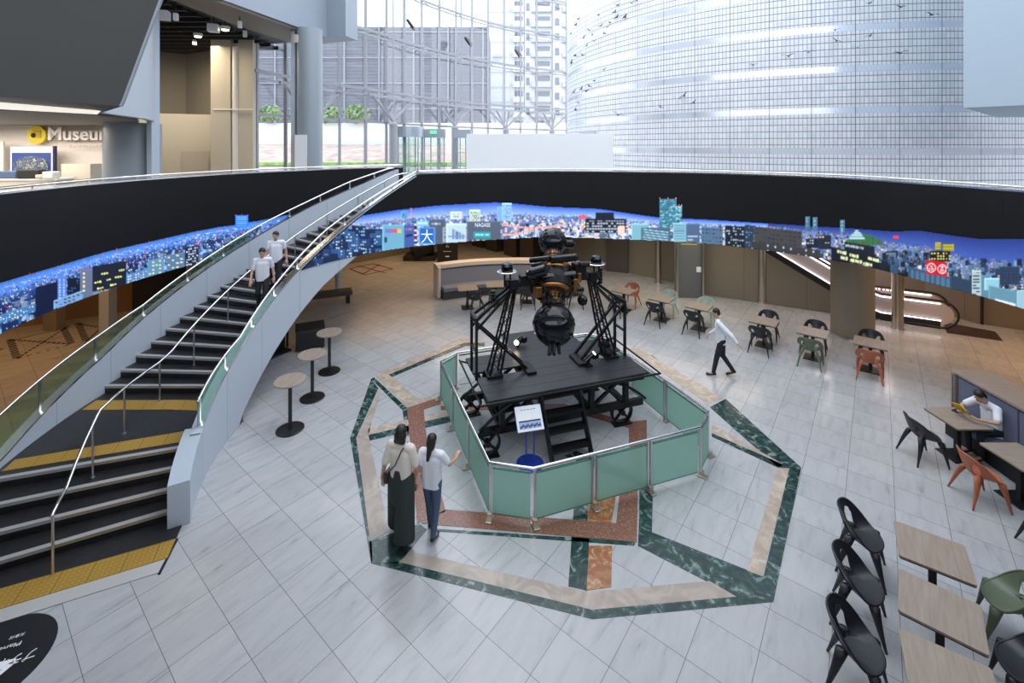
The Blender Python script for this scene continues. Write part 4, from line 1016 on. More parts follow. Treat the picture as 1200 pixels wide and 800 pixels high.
birds = [(660+x/4, y/4) for x, y in ((255, 25), (320, 15), (345, 4), (240, 58), (165, 72), (250, 82), (288, 80), (218, 107), (175, 122), (207, 128), (122, 143), (135, 165), (190, 157), (145, 192), (110, 215), (95, 178), (35, 160), (57, 118), (70, 90), (90, 260), (55, 262), (38, 295), (190, 327), (145, 380), (122, 405), (83, 418), (107, 428), (48, 433), (70, 483), (57, 515), (255, 538), (890, 305), (1055, 262), (1150, 245), (565, 450), (610, 482), (455, 503))]
birds += [(900+x/3.333, y/3.333) for x, y in ((400, 12), (520, 28), (640, 58), (263, 117), (268, 160), (400, 140), (350, 185), (518, 207))]
bm_ = mat('bird_grey', (.10, .11, .13), .5)
b = MB(); b.ball((0, 0, 0), (.035, .10, .03), 10)
for s_ in (-1, 1):
    w_ = [(0, .05, .02), (0, -.05, .02), (s_*.17, .0, .10), (s_*.17, .05, .105), (s_*.30, -.03, .06), (s_*.29, .01, .07)]
    b.add(w_+[(x, y, z-.012) for x, y, z in w_], [(0, 1, 2, 3), (3, 2, 4, 5), (9, 8, 7, 6), (11, 10, 8, 9), (0, 6, 7, 1), (1, 7, 8, 2), (2, 8, 10, 4), (5, 11, 9, 3), (3, 9, 6, 0), (4, 10, 11, 5)])
b.cyl((0, 0, 0), (0, .15, -.02), .01)
bird0 = b.build('bird_sculpture', bm_)
for i, (px, py) in enumerate(birds):
    o = bird0 if i == 0 else bird0.copy()
    if i: COL.objects.link(o)
    p = on_drum(px, py, .16); o.location = p
    a = math.atan2(p.y-DC[1], p.x-DC[0]); o.rotation_euler = (rnd.uniform(-.3, .3), rnd.uniform(-.5, .5), a+pi/2+rnd.uniform(-.5, .5)); s_ = (.62 if px > 860 else .75)*rnd.uniform(.7, 1.15); o.scale = (s_, s_, s_)
    tag(o, 'small grey flying bird sculpture mounted on the tiled round wall', 'bird sculpture', 'bird sculptures on the tiled round wall')
# service opening low on the drum
p = on_drum(688, 153, .1); b = MB(); b.box((p.x, p.y, 6.1), (1.5, .12, .72), math.atan2(p.y-DC[1], p.x-DC[0])+pi/2); struct(b.build('trim_6', M['pale']))

# hanging volume, upper right
b = MB(); z = 6.63; b.prism([(9.8, 10.0), (12.6, 7.2), (17, 10), (14.2, 13.5)], z, 18); o = b.build('wall_upper_box', mat('pale_steel_blue', (.43, .53, .62), .5)); struct(o)
# white partition on the gallery
pt = thing('white_partition', (1.05, 17.5, UF), 'long plain white partition standing on the gallery before the tiled drum', 'partition', R(-1))
b = MB(); b.box((0, 0, 1.11), (5.55, .12, 2.2)); b.build('panel', M['white'], pt, bevel=.005)
for x in (-2.6, 2.6): b = MB(); b.box((x, .25, .02), (.06, .6, .04)); b.build('foot', M['steel'], pt)

# ------------------------------------------------------------------ glass curtain wall
GT = [(297, 19.2), (300, 19.3), (340, 21.2), (380, 23.2), (433, 25.6), (500, 30.2), (580, 35.6), (663, 40), (720, 43.5)]
def GP(px): y = lerp_tab(GT, px); return ((px-600)*y/540, y)
ctrl = [GP(x) for x, _ in GT[::1]]
gsp = spl([GP(x) for x in (297, 340, 380, 433, 500, 580, 663, 720)], 16)
gl = cumlen(gsp); GL = gl[-1]
def gat(s):
    s = max(0, min(GL-1e-6, s))
    for i in range(len(gl)-1):
        if gl[i+1] >= s:
            f = (s-gl[i])/(gl[i+1]-gl[i]+1e-9); a, c = gsp[i], gsp[i+1]; return Vector((a[0]+(c[0]-a[0])*f, a[1]+(c[1]-a[1])*f)), math.atan2(c[1]-a[1], c[0]-a[0])
def s_of_px(px):
    return min((abs(600+540*gat(s)[0].x/gat(s)[0].y-px), s) for s in np.arange(0, GL, .05))[1]
W = thing('glass_curtain_wall', (0, 0, 0), 'tall curved curtain wall of white steel mullions and clear glass beyond the gallery', 'glass wall'); W['kind'] = 'structure'
wh = mat('white_coated_steel', (.30, .31, .335), .4)
ZT, ZM = 8.95, 7.15
GTOP = 21.
gpts = [tuple(gat(GL*i/90)[0]) for i in range(91)]
def gstrip(nm, z0, z1, th, m, off=0.): return wallstrip(nm, offset(gpts, off), lambda i: z0, lambda i: z1, th, m, W)
gstrip('glass', UF, GTOP, .02, M['window'], .05)
gstrip('sill', UF, UF+.12, .2, wh); gstrip('transom', ZM-.06, ZM+.06, .12, wh)
lv = [ZT]
for z in (ZT, 12.2, 15.2, 18.2):
    gstrip('transom', z-.07, z+.07, .10, wh, -.12); gstrip('transom', z-.42, z-.34, .10, wh, -.5 if z > ZT else -.45); lv.append(z)
k = 0; s = .15
mull = []
while s < GL:
    p, a = gat(s); big = k % 2 == 0
    for z0, z1 in ((UF, ZT), (ZT, GTOP)):
        b = MB(); b.box((p.x, p.y, (z0+z1)/2), (.10 if big else .06, .16, z1-z0), a); b.build('mullion', wh, W)
    if k % 2 == 1:
        for z in (12.2, 15.2, 18.2):      # outriggers
            n = Vector((-sin(a), cos(a))); q = p-n*.55
            b = MB(); b.bar((p.x, p.y, z), (q.x, q.y, z-.38), .05); b.build('bracket', wh, W)
        q = p-Vector((-sin(a), cos(a)))*.5; b = MB(); b.cyl((q.x, q.y, ZT-.38), (q.x, q.y, GTOP), .05, n=8); (b.build('tie_tube', wh, W) if k % 4 == 1 else None)
    mull.append(p); s += 1.66; k += 1
# branching steel columns
for px in (357, 453, 527, 588, 643):
    s0 = s_of_px(px); p, a = gat(s0); n = Vector((-sin(a), cos(a))); p = p-n*.5; t = Vector((cos(a), sin(a)))
    tc = thing('branching_column', (p.x, p.y, UF), {357: 'branching steel column directly behind the big round grey column', 453: 'branching steel column just left of the revolving door', 527: 'branching steel column just right of the revolving door', 588: 'branching steel column rising behind the left half of the white partition', 643: 'branching steel column rising behind the right half of the white partition'}[px], 'column', a, 'branching columns along the glass wall'); tc['kind'] = 'structure'
    zj = 2.95 if px > 430 else 2.6
    b = MB(); b.cyl((0, 0, 0), (0, 0, zj), .24, .24, 18); b.build('shaft', wh, tc, smooth=False); b = MB(); b.lathe([(.26, zj-.02), (.26, zj+.06), (.12, zj+.22), (.12, zj+.3), (.01, zj+.32)]); b.build('node_joint', wh, tc)
    for dx, dy in ((-1.75, 0), (-.65, .4), (.65, .4), (1.75, 0)):
        b = MB(); b.cyl((0, 0, zj+.2), (dx, dy, ZT-UF-.4), .075, n=8); b.build('branch', wh, tc)
    b = MB(); b.bar((-2, 0, ZT-UF-.38), (2, 0, ZT-UF-.38), .12); b.build('header', wh, tc)
# floodlights on the frame
for px, py, lab in ((463, 29, 'black floodlight high on the glass wall, leftmost of three'), (535, 49, 'black floodlight high on the glass wall, middle of three'), (597, 63, 'black floodlight high on the glass wall, nearest the tower outside')):
    p, a = gat(s_of_px(px)); p = p-Vector((-sin(a), cos(a)))*1.15; z = HC-(py-171)*p.y/540
    t = thing('floodlight', (p.x, p.y, z), lab, 'floodlight', a+R(20), 'floodlights on the glass wall')
    b = MB(); b.box((0, 0, 0), (.52, .16, .62), m=Matrix.Rotation(R(-35), 3, 'X')); b.build('lamp_body', M['black'], t, bevel=.02)
    b = MB(); b.box((0, -.1, -.06), (.42, .02, .5), m=Matrix.Rotation(R(-35), 3, 'X')); b.build('lens', M['whiteplastic'], t)
    b = MB(); b.bar((-.3, 0, 0), (-.3, .2, .3), .03); b.bar((.3, 0, 0), (.3, .2, .3), .03); b.bar((-.3, .2, .3), (.3, .2, .3), .03); b.build('yoke', M['black'], t)
# entrance canopies and doors
def entrance(name, px, Y, r, label, h=2.3):
    x = (px-600)*Y/540; t = thing(name, (x, Y, UF), label, 'door'); t['kind'] = 'structure'
    b = MB(); b.cyl((0, 0, h), (0, 0, h+.62), r, n=40); b.build('canopy', mat('brushed_grey_canopy', (.36, .40, .45), .35, .6), t, smooth=False)
    n = 10
    for i in range(n):
        a = 2*pi*i/n; b = MB(); b.box((r*.97*cos(a), r*.97*sin(a), h/2), (.05, .05, h), a); b.build('frame_post', wh, t)
    b = MB(); b.grid(lambda i, j: (r*.95*cos(2*pi*i/32), r*.95*sin(2*pi*i/32), j*h), 32, 1); b.build('curved_glass', M['clear'], t)
    for a in (.5, .5+pi/2): b = MB(); b.box((0, 0, h/2), (r*1.7, .03, h-.1), a); b.build('door_leaf', M['clear'], t)
    return t
entrance('door_1', 477, 28.3, 1.02, 'round revolving glass door under a grey drum canopy')
for nm, px0, px1, Y, lab in (('door_2', 497, 521, 29.6, 'sliding glass door with a flat grey canopy right of the revolving door'), ('door_3', 533, 552, 30.6, 'glass door with grey canopy half hidden by the white partition')):
    x0, x1 = (px0-600)*Y/540, (px1-600)*Y/540; t = thing(nm, ((x0+x1)/2, Y, UF), lab, 'door'); t['kind'] = 'structure'; w_ = x1-x0
    b = MB(); b.box((0, 0, 2.55), (w_, .8, .55)); b.build('canopy', M['column'], t)
    for x in (-w_/2+.03, -w_/6, w_/6, w_/2-.03): b = MB(); b.box((x, 0, 1.15), (.06, .06, 2.3)); b.build('frame_post', wh, t)
    b = MB(); b.box((0, .02, 1.15), (w_-.1, .02, 2.2)); b.build('glass_leaf', M['clear'], t)

es_ = MB().box((-4.98, 29.15, UF+2.62), (.42, .05, .2)).build('exit_sign', mat('exit_green', (.1, .5, .25), .5, emit=(.15, .7, .35), es=.8)); tag(es_, 'small green lit exit sign on the canopy beside the revolving door', 'sign')
# ------------------------------------------------------------------ outside
def shell(name, m, verts_fn, **k): pass
b = MB(); b.box((0, 75, UF-.6), (220, 70, 1)); o = b.build('ground_plaza', mat('pinkish_paving', (.50, .40, .37), .8, noise=((.3, .3, .3), .25))); struct(o)
b = MB(); b.add([(-45, 41, UF-.05), (14, 44, UF-.05), (14, 56, UF+1.9), (-45, 56, UF+1.9)], [(0, 1, 2, 3)]); o = b.build('ground_bank', mat('reddish_earth_bank', (.42, .31, .27), .9, noise=((.8, .8, .8), .35))); struct(o)
b = MB(); b.box((-14, 42.6, UF+.12), (26, 2.4, .3)); tag(b.build('lawn_strip', mat('fresh_lawn', (.25, .42, .10), .9, noise=((3, 3, 3), .4))), 'strip of bright green lawn just outside the glass wall', 'lawn', kind='stuff')
b = MB(); b.box((-20, 57, UF+3.1), (60, .4, 3.0)); o = b.build('wall_outside', mat('pale_retaining_wall', (.72, .72, .72), .8)); struct(o)
def foliage(name, c, r, n, seed, label):
    rr = random.Random(seed); b = MB()
    for _ in range(n):
        d = Vector((rr.gauss(0, 1), rr.gauss(0, 1), rr.gauss(0, 1))).normalized(); q = Vector(c)+Vector((d.x*r[0], d.y*r[1], d.z*r[2]))*rr.uniform(.5, 1)
        s_ = rr.uniform(.15, .32); u = Vector((rr.uniform(-1, 1), rr.uniform(-1, 1), rr.uniform(-1, 1))).normalized(); v = u.cross(d).normalized()
        b.add([q-u*s_, q+v*s_*.6, q+u*s_, q-v*s_*.6], [(0, 1, 2, 3)])
    o = b.build(name, mat('leaf_green_%d' % seed, (.22, .33, .12), .8)); return tag(o, label, 'shrub', 'shrubs outside the glass wall')
for i, (px, lab) in enumerate(((315, 'green shrub outside the glass left of the big grey column'), (385, 'green shrub outside the glass right of the big grey column'), (418, 'green shrub outside the glass between two mullions'))):
    Y = 56.2; foliage('shrub', ((px-600)*Y/540, Y, 9.7), (1.7, .6, 1.2), 420, 40+i, lab)
# grey louvred hall across the street
hl = thing('louvred_building', (-24, 74, UF), 'big dark grey louvred building filling the view behind the glass wall', 'building')
lm = bpy.data.materials.new('grey_louvre'); lm = uvgrid('grey_louvre', (.125, .13, .155), (.07, .075, .095), 3.0, .55, .12, .6)
b = MB(); b.box((0, 6, 10.4), (40, 12, 21)); hb = b.build('walls', lm, hl, uv=lambda v: (v[0], v[2]))
for i in range(8):
    b = MB(); b.box((-19.5+i*5.55, -.15, 10.4), (.25, .3, 21)); b.build('pilaster', mat('pilaster_grey', (.24, .25, .28), .6) if i == 0 else bpy.data.materials['pilaster_grey'], hl)
for i in range(5):
    b = MB(); b.box((0, -.1, 3.6+i*4.1), (40, .2, .18)); b.build('ledge', bpy.data.materials['pilaster_grey'], hl)
# apartment tower
tw = thing('apartment_tower', (3.0, 96, UF), 'white high-rise apartment tower with stacked balconies seen through the glass', 'building')
tm1 = mat('tower_white', (.62, .62, .63), .8); tm2 = mat('tower_window', (.12, .14, .18), .3); tm3 = mat('tower_grey', (.42, .43, .45), .8)
b = MB(); b.box((-5.9, 4, 24), (4.6, 10, 50)); b.build('side_wing', mat('tower_lined', (.5, .53, .58), .8), tw)
b = MB(); b.box((4.6, 5, 24), (16.4, 10, 50)); b.build('tower_wall', tm1, tw)
for f in range(14):
    z = 1.5+f*3.1
    b = MB(); b.box((-5.9, -1.05, z), (4.6, .1, .25)); b.build('floor_band', tm3, tw)
    for j, (x, w_) in enumerate(((-1.6, 2.4), (3.2, 4.4), (9.6, 4.4))):
        o = MB().box((x, -.7, z+.55), (w_, 1.3, 1.15)).build('balcony', tm3 if j else tm1, tw); MB().box((x+(.2 if j else 0), .0-.06, z+1.75), (w_*.7, .1, 1.3)).build('window', tm2, o)
    MB().box((.3, -.05, z+1.3), (.7, .1, 1.5)).build('window', tm2, tw); MB().box((6.4, -.05, z+1.3), (.9, .1, 1.5)).build('window', tm2, tw)

# ------------------------------------------------------------------ big round columns and the upper left rooms
def column(x, y, r, z0, z1, lab, m='column'):
    t = thing('column', (x, y, 0), lab, 'column'); t['kind'] = 'structure'
    b = MB(); b.cyl((0, 0, z0), (0, 0, z1), r, n=48); sharp(b.build('shaft', M[m], t)); return t
c1 = column(-7.46, 17.0, .44, UF, 10.1, 'tall round grey column under the corner of the pale upper block')
MB().box((-.53, -.1, 7.1), (.14, .2, 6.1)).build('edge_channel', M['pale'], c1); MB().box((-.12, -.42, UF+1.15), (.42, .12, 2.0)).build('notice_panel', M['white'], c1); MB().box((-.36, -.40, UF+1.15), (.1, .12, 2.0)).build('panel_return', mat('beige_return', (.45, .4, .3), .6), c1)
MB().box((-.30, -.43, 9.65), (.16, .1, .3)).build('wall_light', M['cream'], c1, bevel=.02)
c2 = column(-11.0, 13.4, .66, UF, 6.45, 'stout round pale blue column beside the shop')
MB().box((-.62, -.12, 5.3), (.2, .2, 2.3)).build('edge_channel', M['pale'], c2); 
o = MB().box((-10.2, 13.1, 7.5), (.14, .3, 6.9)).build('trim_7', M['pale']); struct(o)
# pale upper block with soffit
blk = [(-8.5, 13.6), (-7.35, 18.3), (-6.5, 18.0), (-5.9, 19.4), (-11.0, 22.0), (-10.6, 13.0), (-9.0, 11.5)]
o = MB().prism([(-9.0, 11.6), (-8.5, 13.6), (-7.35, 18.3), (-6.5, 18.0), (-6.3, 18.8), (-9.2, 19.8), (-9.9, 13.9), (-10.0, 11.6)], 10.1, 15).build('wall_upper_block', uvgrid('pale_block_panel', (.50, .56, .62), (.3, .34, .4), 2.4, 30, .03, .5)); struct(o)
o = MB().prism([(-9.0, 8), (-8.5, 13.6), (-7.45, 18.2), (-9.2, 19.9), (-11.2, 20.5), (-15.9, 23.2), (-22, 21), (-22, 8)], 10.3, 10.5).build('ceiling', M['dark']); struct(o)
gd = thing('ceiling_grid', (-14.5, 16, 10.15), 'dark open slatted ceiling grid above the beige upper room', 'ceiling grid')
for i in range(16):
    y = -5.4+i*.66; o = MB().box((-.6, y, 0), (9.4, .07, .16)).build('slat', M['dark'], gd)
for i in range(5): MB().box((-4.6+i*2.1, 0, .1), (.09, 11.4, .1)).build('cross_slat', mat('grid_grey', (.07, .07, .07), .6) if i == 0 else bpy.data.materials['grid_grey'], gd)
o = MB().prism([(-9.9, 12), (-8.55, 13.6), (-7.45, 18.2), (-8.9, 19.2), (-9.6, 16.2)], 10.0, 10.12).build('trim_8', mat('brown_soffit', (.14, .115, .095), .6)); struct(o)
for i, (px, py, Y, lit) in enumerate(((191, 18, 13.5, 0), (206, 19, 13.5, 1), (250, 33, 15.5, 0), (264, 33, 16., 2), (232, 41, 17.3, 2), (281, 28, 15.0, 1), (287, 39, 16.4, 1), (228, 49, 18.2, 1))):
    x = (px-600)*Y/540; z = HC-(py-171)*Y/540
    lab = ['white square projector hanging from the dark grid by the pale fin', 'small white track spotlight nearest the pale fin', 'white square projector hanging in the middle of the dark grid', 'glowing round ceiling lamp nearer the grey column', 'glowing round ceiling lamp farther inside the beige room', 'small white spotlight highest beside the brown soffit', 'small white spotlight just above the beige pier', 'small white twin spotlight over the beige back wall'][i]
    t = thing('ceiling_spotlight', (x, Y, z), lab, 'spotlight', R(20), 'lights under the dark ceiling grid')
    if lit == 0: MB().box((0, 0, 0), (.32, .3, .26)).build('housing', M['whiteplastic'], t, bevel=.02)
    elif lit == 1: MB().box((0, 0, -.02), (.12, .14, .22)).build('housing', M['whiteplastic'], t, bevel=.02)
    else: MB().lathe([(.12, -.06), (.15, 0), (.15, .06), (.02, .07)]).build('housing', M['whiteplastic'], t); MB().ball((0, 0, -.05), (.12, .12, .05)).build('bulb', M['lamp'], t, smooth=True)
    MB().cyl((0, 0, .05), (0, 0, max(.15, 10.3-z)), .018).build('drop_rod', M['black'], t)
# beige room walls
def seg(name, pts, z0, z1, th, m, st_=True):
    o = wallstrip(name, pts, lambda i: z0, lambda i: z1, th, m)
    if st_: struct(o)
    return o
seg('wall_back_left', [(-19, 20.6), (-16.0, 22.6), (-12.5, 20.9)], UF, 10.3, .2, mat('taupe_upper_plaster', (.27, .235, .19), .8))
seg('wall_beige_low', [(-19.5, 17.6), (-14.4, 19.2), (-12.85, 19.9)], UF, 7.15, .25, M['cream'])
MB_ = MB(); MB_.box((-15.0, 18.75, UF+.95), (1.0, .4, .34), R(17)); tag(MB_.build('reception_counter', M['blackmatte'], bevel=.02), 'low black counter before the beige room wall', 'counter')
o = MB().box((-13.4, 19.5, UF+.72), (.95, .06, 1.6), R(20)).build('door_4', mat('cream_door', (.44, .39, .31), .6)); struct(o)
pr_ = thing('beige_pier', (-11.52, 19.1, 0), 'tall beige pier with a rounded edge beside the glass wall', 'pier'); pr_['kind'] = 'structure'; pr_.scale = (.8, .8, 1)
MB().box((-.55, .2, 7.1), (1.0, .9, 6.2)).build('pier_body', M['cream'], pr_); MB().cyl((.12, -.05, UF), (.12, -.05, 9.9), .17, n=24).build('rounded_edge', M['warmwhite'], pr_); MB().box((.65, .15, 7.1), (.75, .5, 6.2)).build('pier_return', M['cream'], pr_)
MB().box((.1, -.25, 7.3), (2.0, .1, .05)).build('pier_ledge', M['warmwhite'], pr_)
# museum shop wall and lettering
seg('wall_shop', [(-24, 14.6), (-12.9, 15.0)], UF, 6.6, .2, M['warmwhite'])
sg2 = thing('shop_sign', (-15.18, 14.72, 6.17), 'raised white shop lettering with a round yellow badge on the shop wall', 'sign', R(2))
b = MB(); b.cyl((.02, -.04, -.02), (.02, .04, -.02), .29, n=32); bdg = b.build('round_badge', M['yellow'], sg2)
b = MB(); b.box((.06, -.05, .0), (.22, .02, .22)); b.build('badge_square', mat('badge_line', (.5, .36, .03), .6), bdg); b = MB(); b.ball((-.05, -.06, -.03), (.08, .02, .08), 12); b.build('badge_spot', M['blackmatte'], bdg)
def flat_text(s_, x, y, z, w_, h_, m, par, name='lettering', depth=.05, face=(1, 0, 0), up=(0, 0, 1), bold=0):
    vs, fs = text_mesh(s_, 1., bold); xs = [v[0] for v in vs]; ys = [v[1] for v in vs]; a, b1, c, d = min(xs), max(xs), min(ys), max(ys)
    f, u = Vector(face), Vector(up); nn = f.cross(u)
    q = [Vector((x, y, z))+f*((v[0]-a)/(b1-a)*w_)+u*((v[1]-c)/(d-c)*h_) for v in vs]
    n = len(q); q2 = [p-nn*(-depth) for p in q]
    from collections import Counter
    ec = Counter();
    for t in fs:
        for i in range(len(t)): ec[frozenset((t[i], t[(i+1) % len(t)]))] += 1
    sides = [(t[(i+1) % len(t)], t[i], t[i]+n, t[(i+1) % len(t)]+n) for t in fs for i in range(len(t)) if ec[frozenset((t[i], t[(i+1) % len(t)]))] == 1]
    b = MB(); b.add(q+q2, [tuple(i+n for i in t) for t in fs]+[t[::-1] for t in fs]+sides); return b.build(name, m, par)
let = mat('lettering_white', (.85, .82, .78), .5); edge_ = mat('lettering_brown_edge', (.25, .13, .07), .6)
flat_text('Museum', .40, -.02, -.21, 2.02, .42, edge_, sg2, depth=.03, bold=.02); flat_text('Museum', .42, -.055, -.19, 2.0, .42, let, sg2, depth=.03, bold=.02)
flat_text('ミュージアムショップ', 1.05, -.03, -.44, 1.0, .10, mat('small_brown_lettering', (.45, .33, .25), .6), sg2, 'small_lettering', .01)
pb = thing('poster_board', (-15.04, 14.45, UF), 'poster board with a dark round star chart on blue, on the shop wall', 'poster', R(2))
MB().box((0, 0, 1.18), (1.28, .05, 1.08)).build('backing', M['paper'], pb); MB().box((0, -.03, 1.12), (1.18, .01, .84)).build('chart_sheet', mat('deep_blue_print', (.02, .05, .22), .5), pb)
ch = MB(); ch.lathe([(.54, -.01), (.54, .01), (.01, .012)], n=40, m=Matrix.Rotation(R(90), 3, 'X') @ Matrix.Diagonal((1, .58, 1)).to_3x3(), c=(0, -.042, 1.12)); ch.build('star_chart', stone('star_chart_print', (.01, .03, .1), (.1, .14, .2), (.5, .45, .2), 14, .5), pb)
MB().box((.68, .0, 1.1), (.05, .1, 1.3)).build('frame_edge', mat('indigo_edge', (.02, .02, .09), .5), pb)
lb = thing('shop_banner', (-16.25, 14.4, UF-.1), 'grey banner with small coloured marks at the edge of the shop', 'banner', R(2)); MB().box((0, 0, 1.05), (.72, .04, 1.9)).build('sheet', mat('banner_grey', (.55, .52, .5), .7), lb)
for i, (x, z, c) in enumerate(((-.1, 1.6, 'red'), (.08, 1.5, 'blue'), (-.12, 1.4, 'yellow'), (.1, 1.35, 'blue'), (.0, 1.2, 'yellow'), (.12, 1.62, 'yellow'))): MB().cyl((x, -.03, z), (x, -.02, z), .045, n=12).build('coloured_dot', M[c], lb)
ctn = thing('shop_counter', (-15.0, 13.5, UF), 'low shop counter with dark goods behind the gallery rail', 'counter', R(4))
MB().box((0, 0, .38), (3.6, .6, .76)).build('counter_body', M['cream'], ctn, bevel=.01); MB().box((0, 0, .785), (3.7, .66, .05)).build('worktop', M['warmwhite'], ctn)
for i, (px, w_, h_, m_, lab) in enumerate(((31, .62, .26, 'blackmatte', 'black display screen on the shop counter'), (54, .30, .2, 'whiteplastic', 'white till on the shop counter'), (43, .18, .12, 'cream', 'small beige box beside the black display screen'), (6, .5, .22, 'jeans', 'dark blue printed box at the end of the shop counter'))):
    x = (px-600)*13.2/540; tag(MB().box((x, 13.35, UF+.81+h_/2), (w_, .25, h_), R(4)).build('counter_item', M[m_], bevel=.03), lab, 'shop goods')
tag(MB().box((-13.35, 14.3, UF+.6), (.9, .4, 1.2)).build('pale_cabinet', M['cream'], bevel=.01), 'pale low cabinet against the shop wall by the column', 'cabinet')
# upper balcony over the shop: soffit, pale edge, lit cove
o = MB().prism([(-25, 6.5), (-8.2, 8.6), (-8.9, 9.9), (-9.6, 11.8), (-10.75, 13.25), (-12.3, 15.2), (-25, 15.2)], 6.45, 6.62).build('ceiling_shop', mat('brown_grey_soffit', (.12, .105, .09), .6)); struct(o)
seg('wall_balcony', [(-8.15, 8.6), (-8.85, 9.9), (-9.55, 11.8), (-10.35, 13.15)], 6.5, 14, -.15, M['pale'])
o = MB(); o.add([((px-600)*Y/540, Y, HC-(py-171)*Y/540) for px, py, Y in ((-60, 111.5, 8.3), (121, 122.5, 8.5), (108, 133.5, 8.2), (-60, 124.5, 8.0))]+[((px-600)*Y/540, Y+.1, HC-(py-171)*Y/540) for px, py, Y in ((-60, 111.5, 8.3), (121, 122.5, 8.5), (108, 133.5, 8.2), (-60, 124.5, 8.0))], [(0, 1, 2, 3), (7, 6, 5, 4), (0, 4, 5, 1), (1, 5, 6, 2), (2, 6, 7, 3), (3, 7, 4, 0)])
tag(o.build('cove_light', M['ledpanel']), 'long lit ceiling cove under the dark grey hanging volume', 'light')
# dark hanging volume
fr = [((px-600)*7.3/540, 7.3, HC-(py-171)*7.3/540) for px, py in ((-160, -160), (254, -160), (190, 0), (146, 119), (143, 124.5), (0, 113), (-160, 100))]
bk = [(x-1.9, y+1.7, z) for x, y, z in fr]; n = len(fr)
b = MB(); b.add(fr+bk, [tuple(range(n))[::-1], tuple(range(n, 2*n))]+[(i, (i+1) % n, n+(i+1) % n, n+i) for i in range(n)]); o = b.build('wall_hanging_volume', M['darkbox']); struct(o)
b = MB(); e = [Vector(fr[i]) for i in (1, 2, 3, 4)]
for p, q in zip(e, e[1:]): b.bar(p+Vector((0, -.02, 0)), q+Vector((0, -.02, 0)), .035)
struct(b.build('trim_9', M['column']))
# unseen enclosing walls; roofs and low back wall added to shape the daylight
seg('wall_back_unseen', [(-24, -9), (30, -9)], UF-4, 8.5, .3, mat('grey_wall', (.3, .31, .33), .7))  # unseen; kept low so a strip of sky lights the drum
seg('wall_side_left', [(-24, 20), (-24, -9)], UF-4, 16, .3, M['cream'])
seg('wall_side_right', [(30, -9), (30, 24)], UF-4, 12, .3, bpy.data.materials['grey_wall'])
struct(MB().prism([(-24, -9), (30, -9), (30, 4), (-24, 4)], 16, 16.2).build('shade_roof_rear', mat('grey_roof', (.35, .36, .38), .7)))  # unseen roof added to dim the floor on the camera side
struct(MB().prism([(-24, 4), (-7, 4), (-7, 18.5), (-24, 24)], 16, 16.2).build('shade_roof_side', bpy.data.materials['grey_roof']))  # unseen roof added so daylight falls over the hall centre

# ------------------------------------------------------------------ lower hall walls
LW = RB+.05
seg('wall_lower_right', [(2.2, 22.8), (5.35, 21.1), (7.8, 18.75), (8.75, 17.3)], 0, LW, .2, M['brownwall'])
dk = mat('dark_exhibit_wall', (.035, .028, .024), .6)
seg('wall_lower_far', [(-14, 24), (-7.1, 24.4), (-5.2, 27.5), (-2, 28), (0, 25.4), (2.2, 22.8)], 0, LW, .2, dk)
seg('wall_lower_brown', [(-10.5, 20.6), (-7.4, 23.2), (-5.4, 25.2)], 0, LW, .2, M['brownwall'])
for px, y0 in ((602, 24.6), ): struct(MB().box(((px-600)*y0/540, y0, LW/2), (.14, .14, LW)).build('trim_10', M['cream']))
for i, (x, y) in enumerate(((-1.6, 26.9), (-.75, 25.9), (.3, 24.6), (1.15, 23.7))):
    t = thing('dark_cabinet', (x, y, 0), ['tall dark exhibit cabinet at the far end, farthest from the round table bench', 'tall dark exhibit cabinet left of the cream post', 'tall dark exhibit cabinet right of the cream post', 'tall dark exhibit cabinet nearest the taupe wall'][i], 'cabinet', R(-50), 'dark exhibit cabinets at the far end')
    MB().box((0, -.3, 1.25), (1.0, .5, 2.5)).build('body', dk, t, bevel=.01); b = MB(); b.cyl((0, -.58, 1.7), (0, -.55, 1.7), .2, n=24); b.build('round_window', mat('dim_bronze', (.09, .06, .04), .4), t)
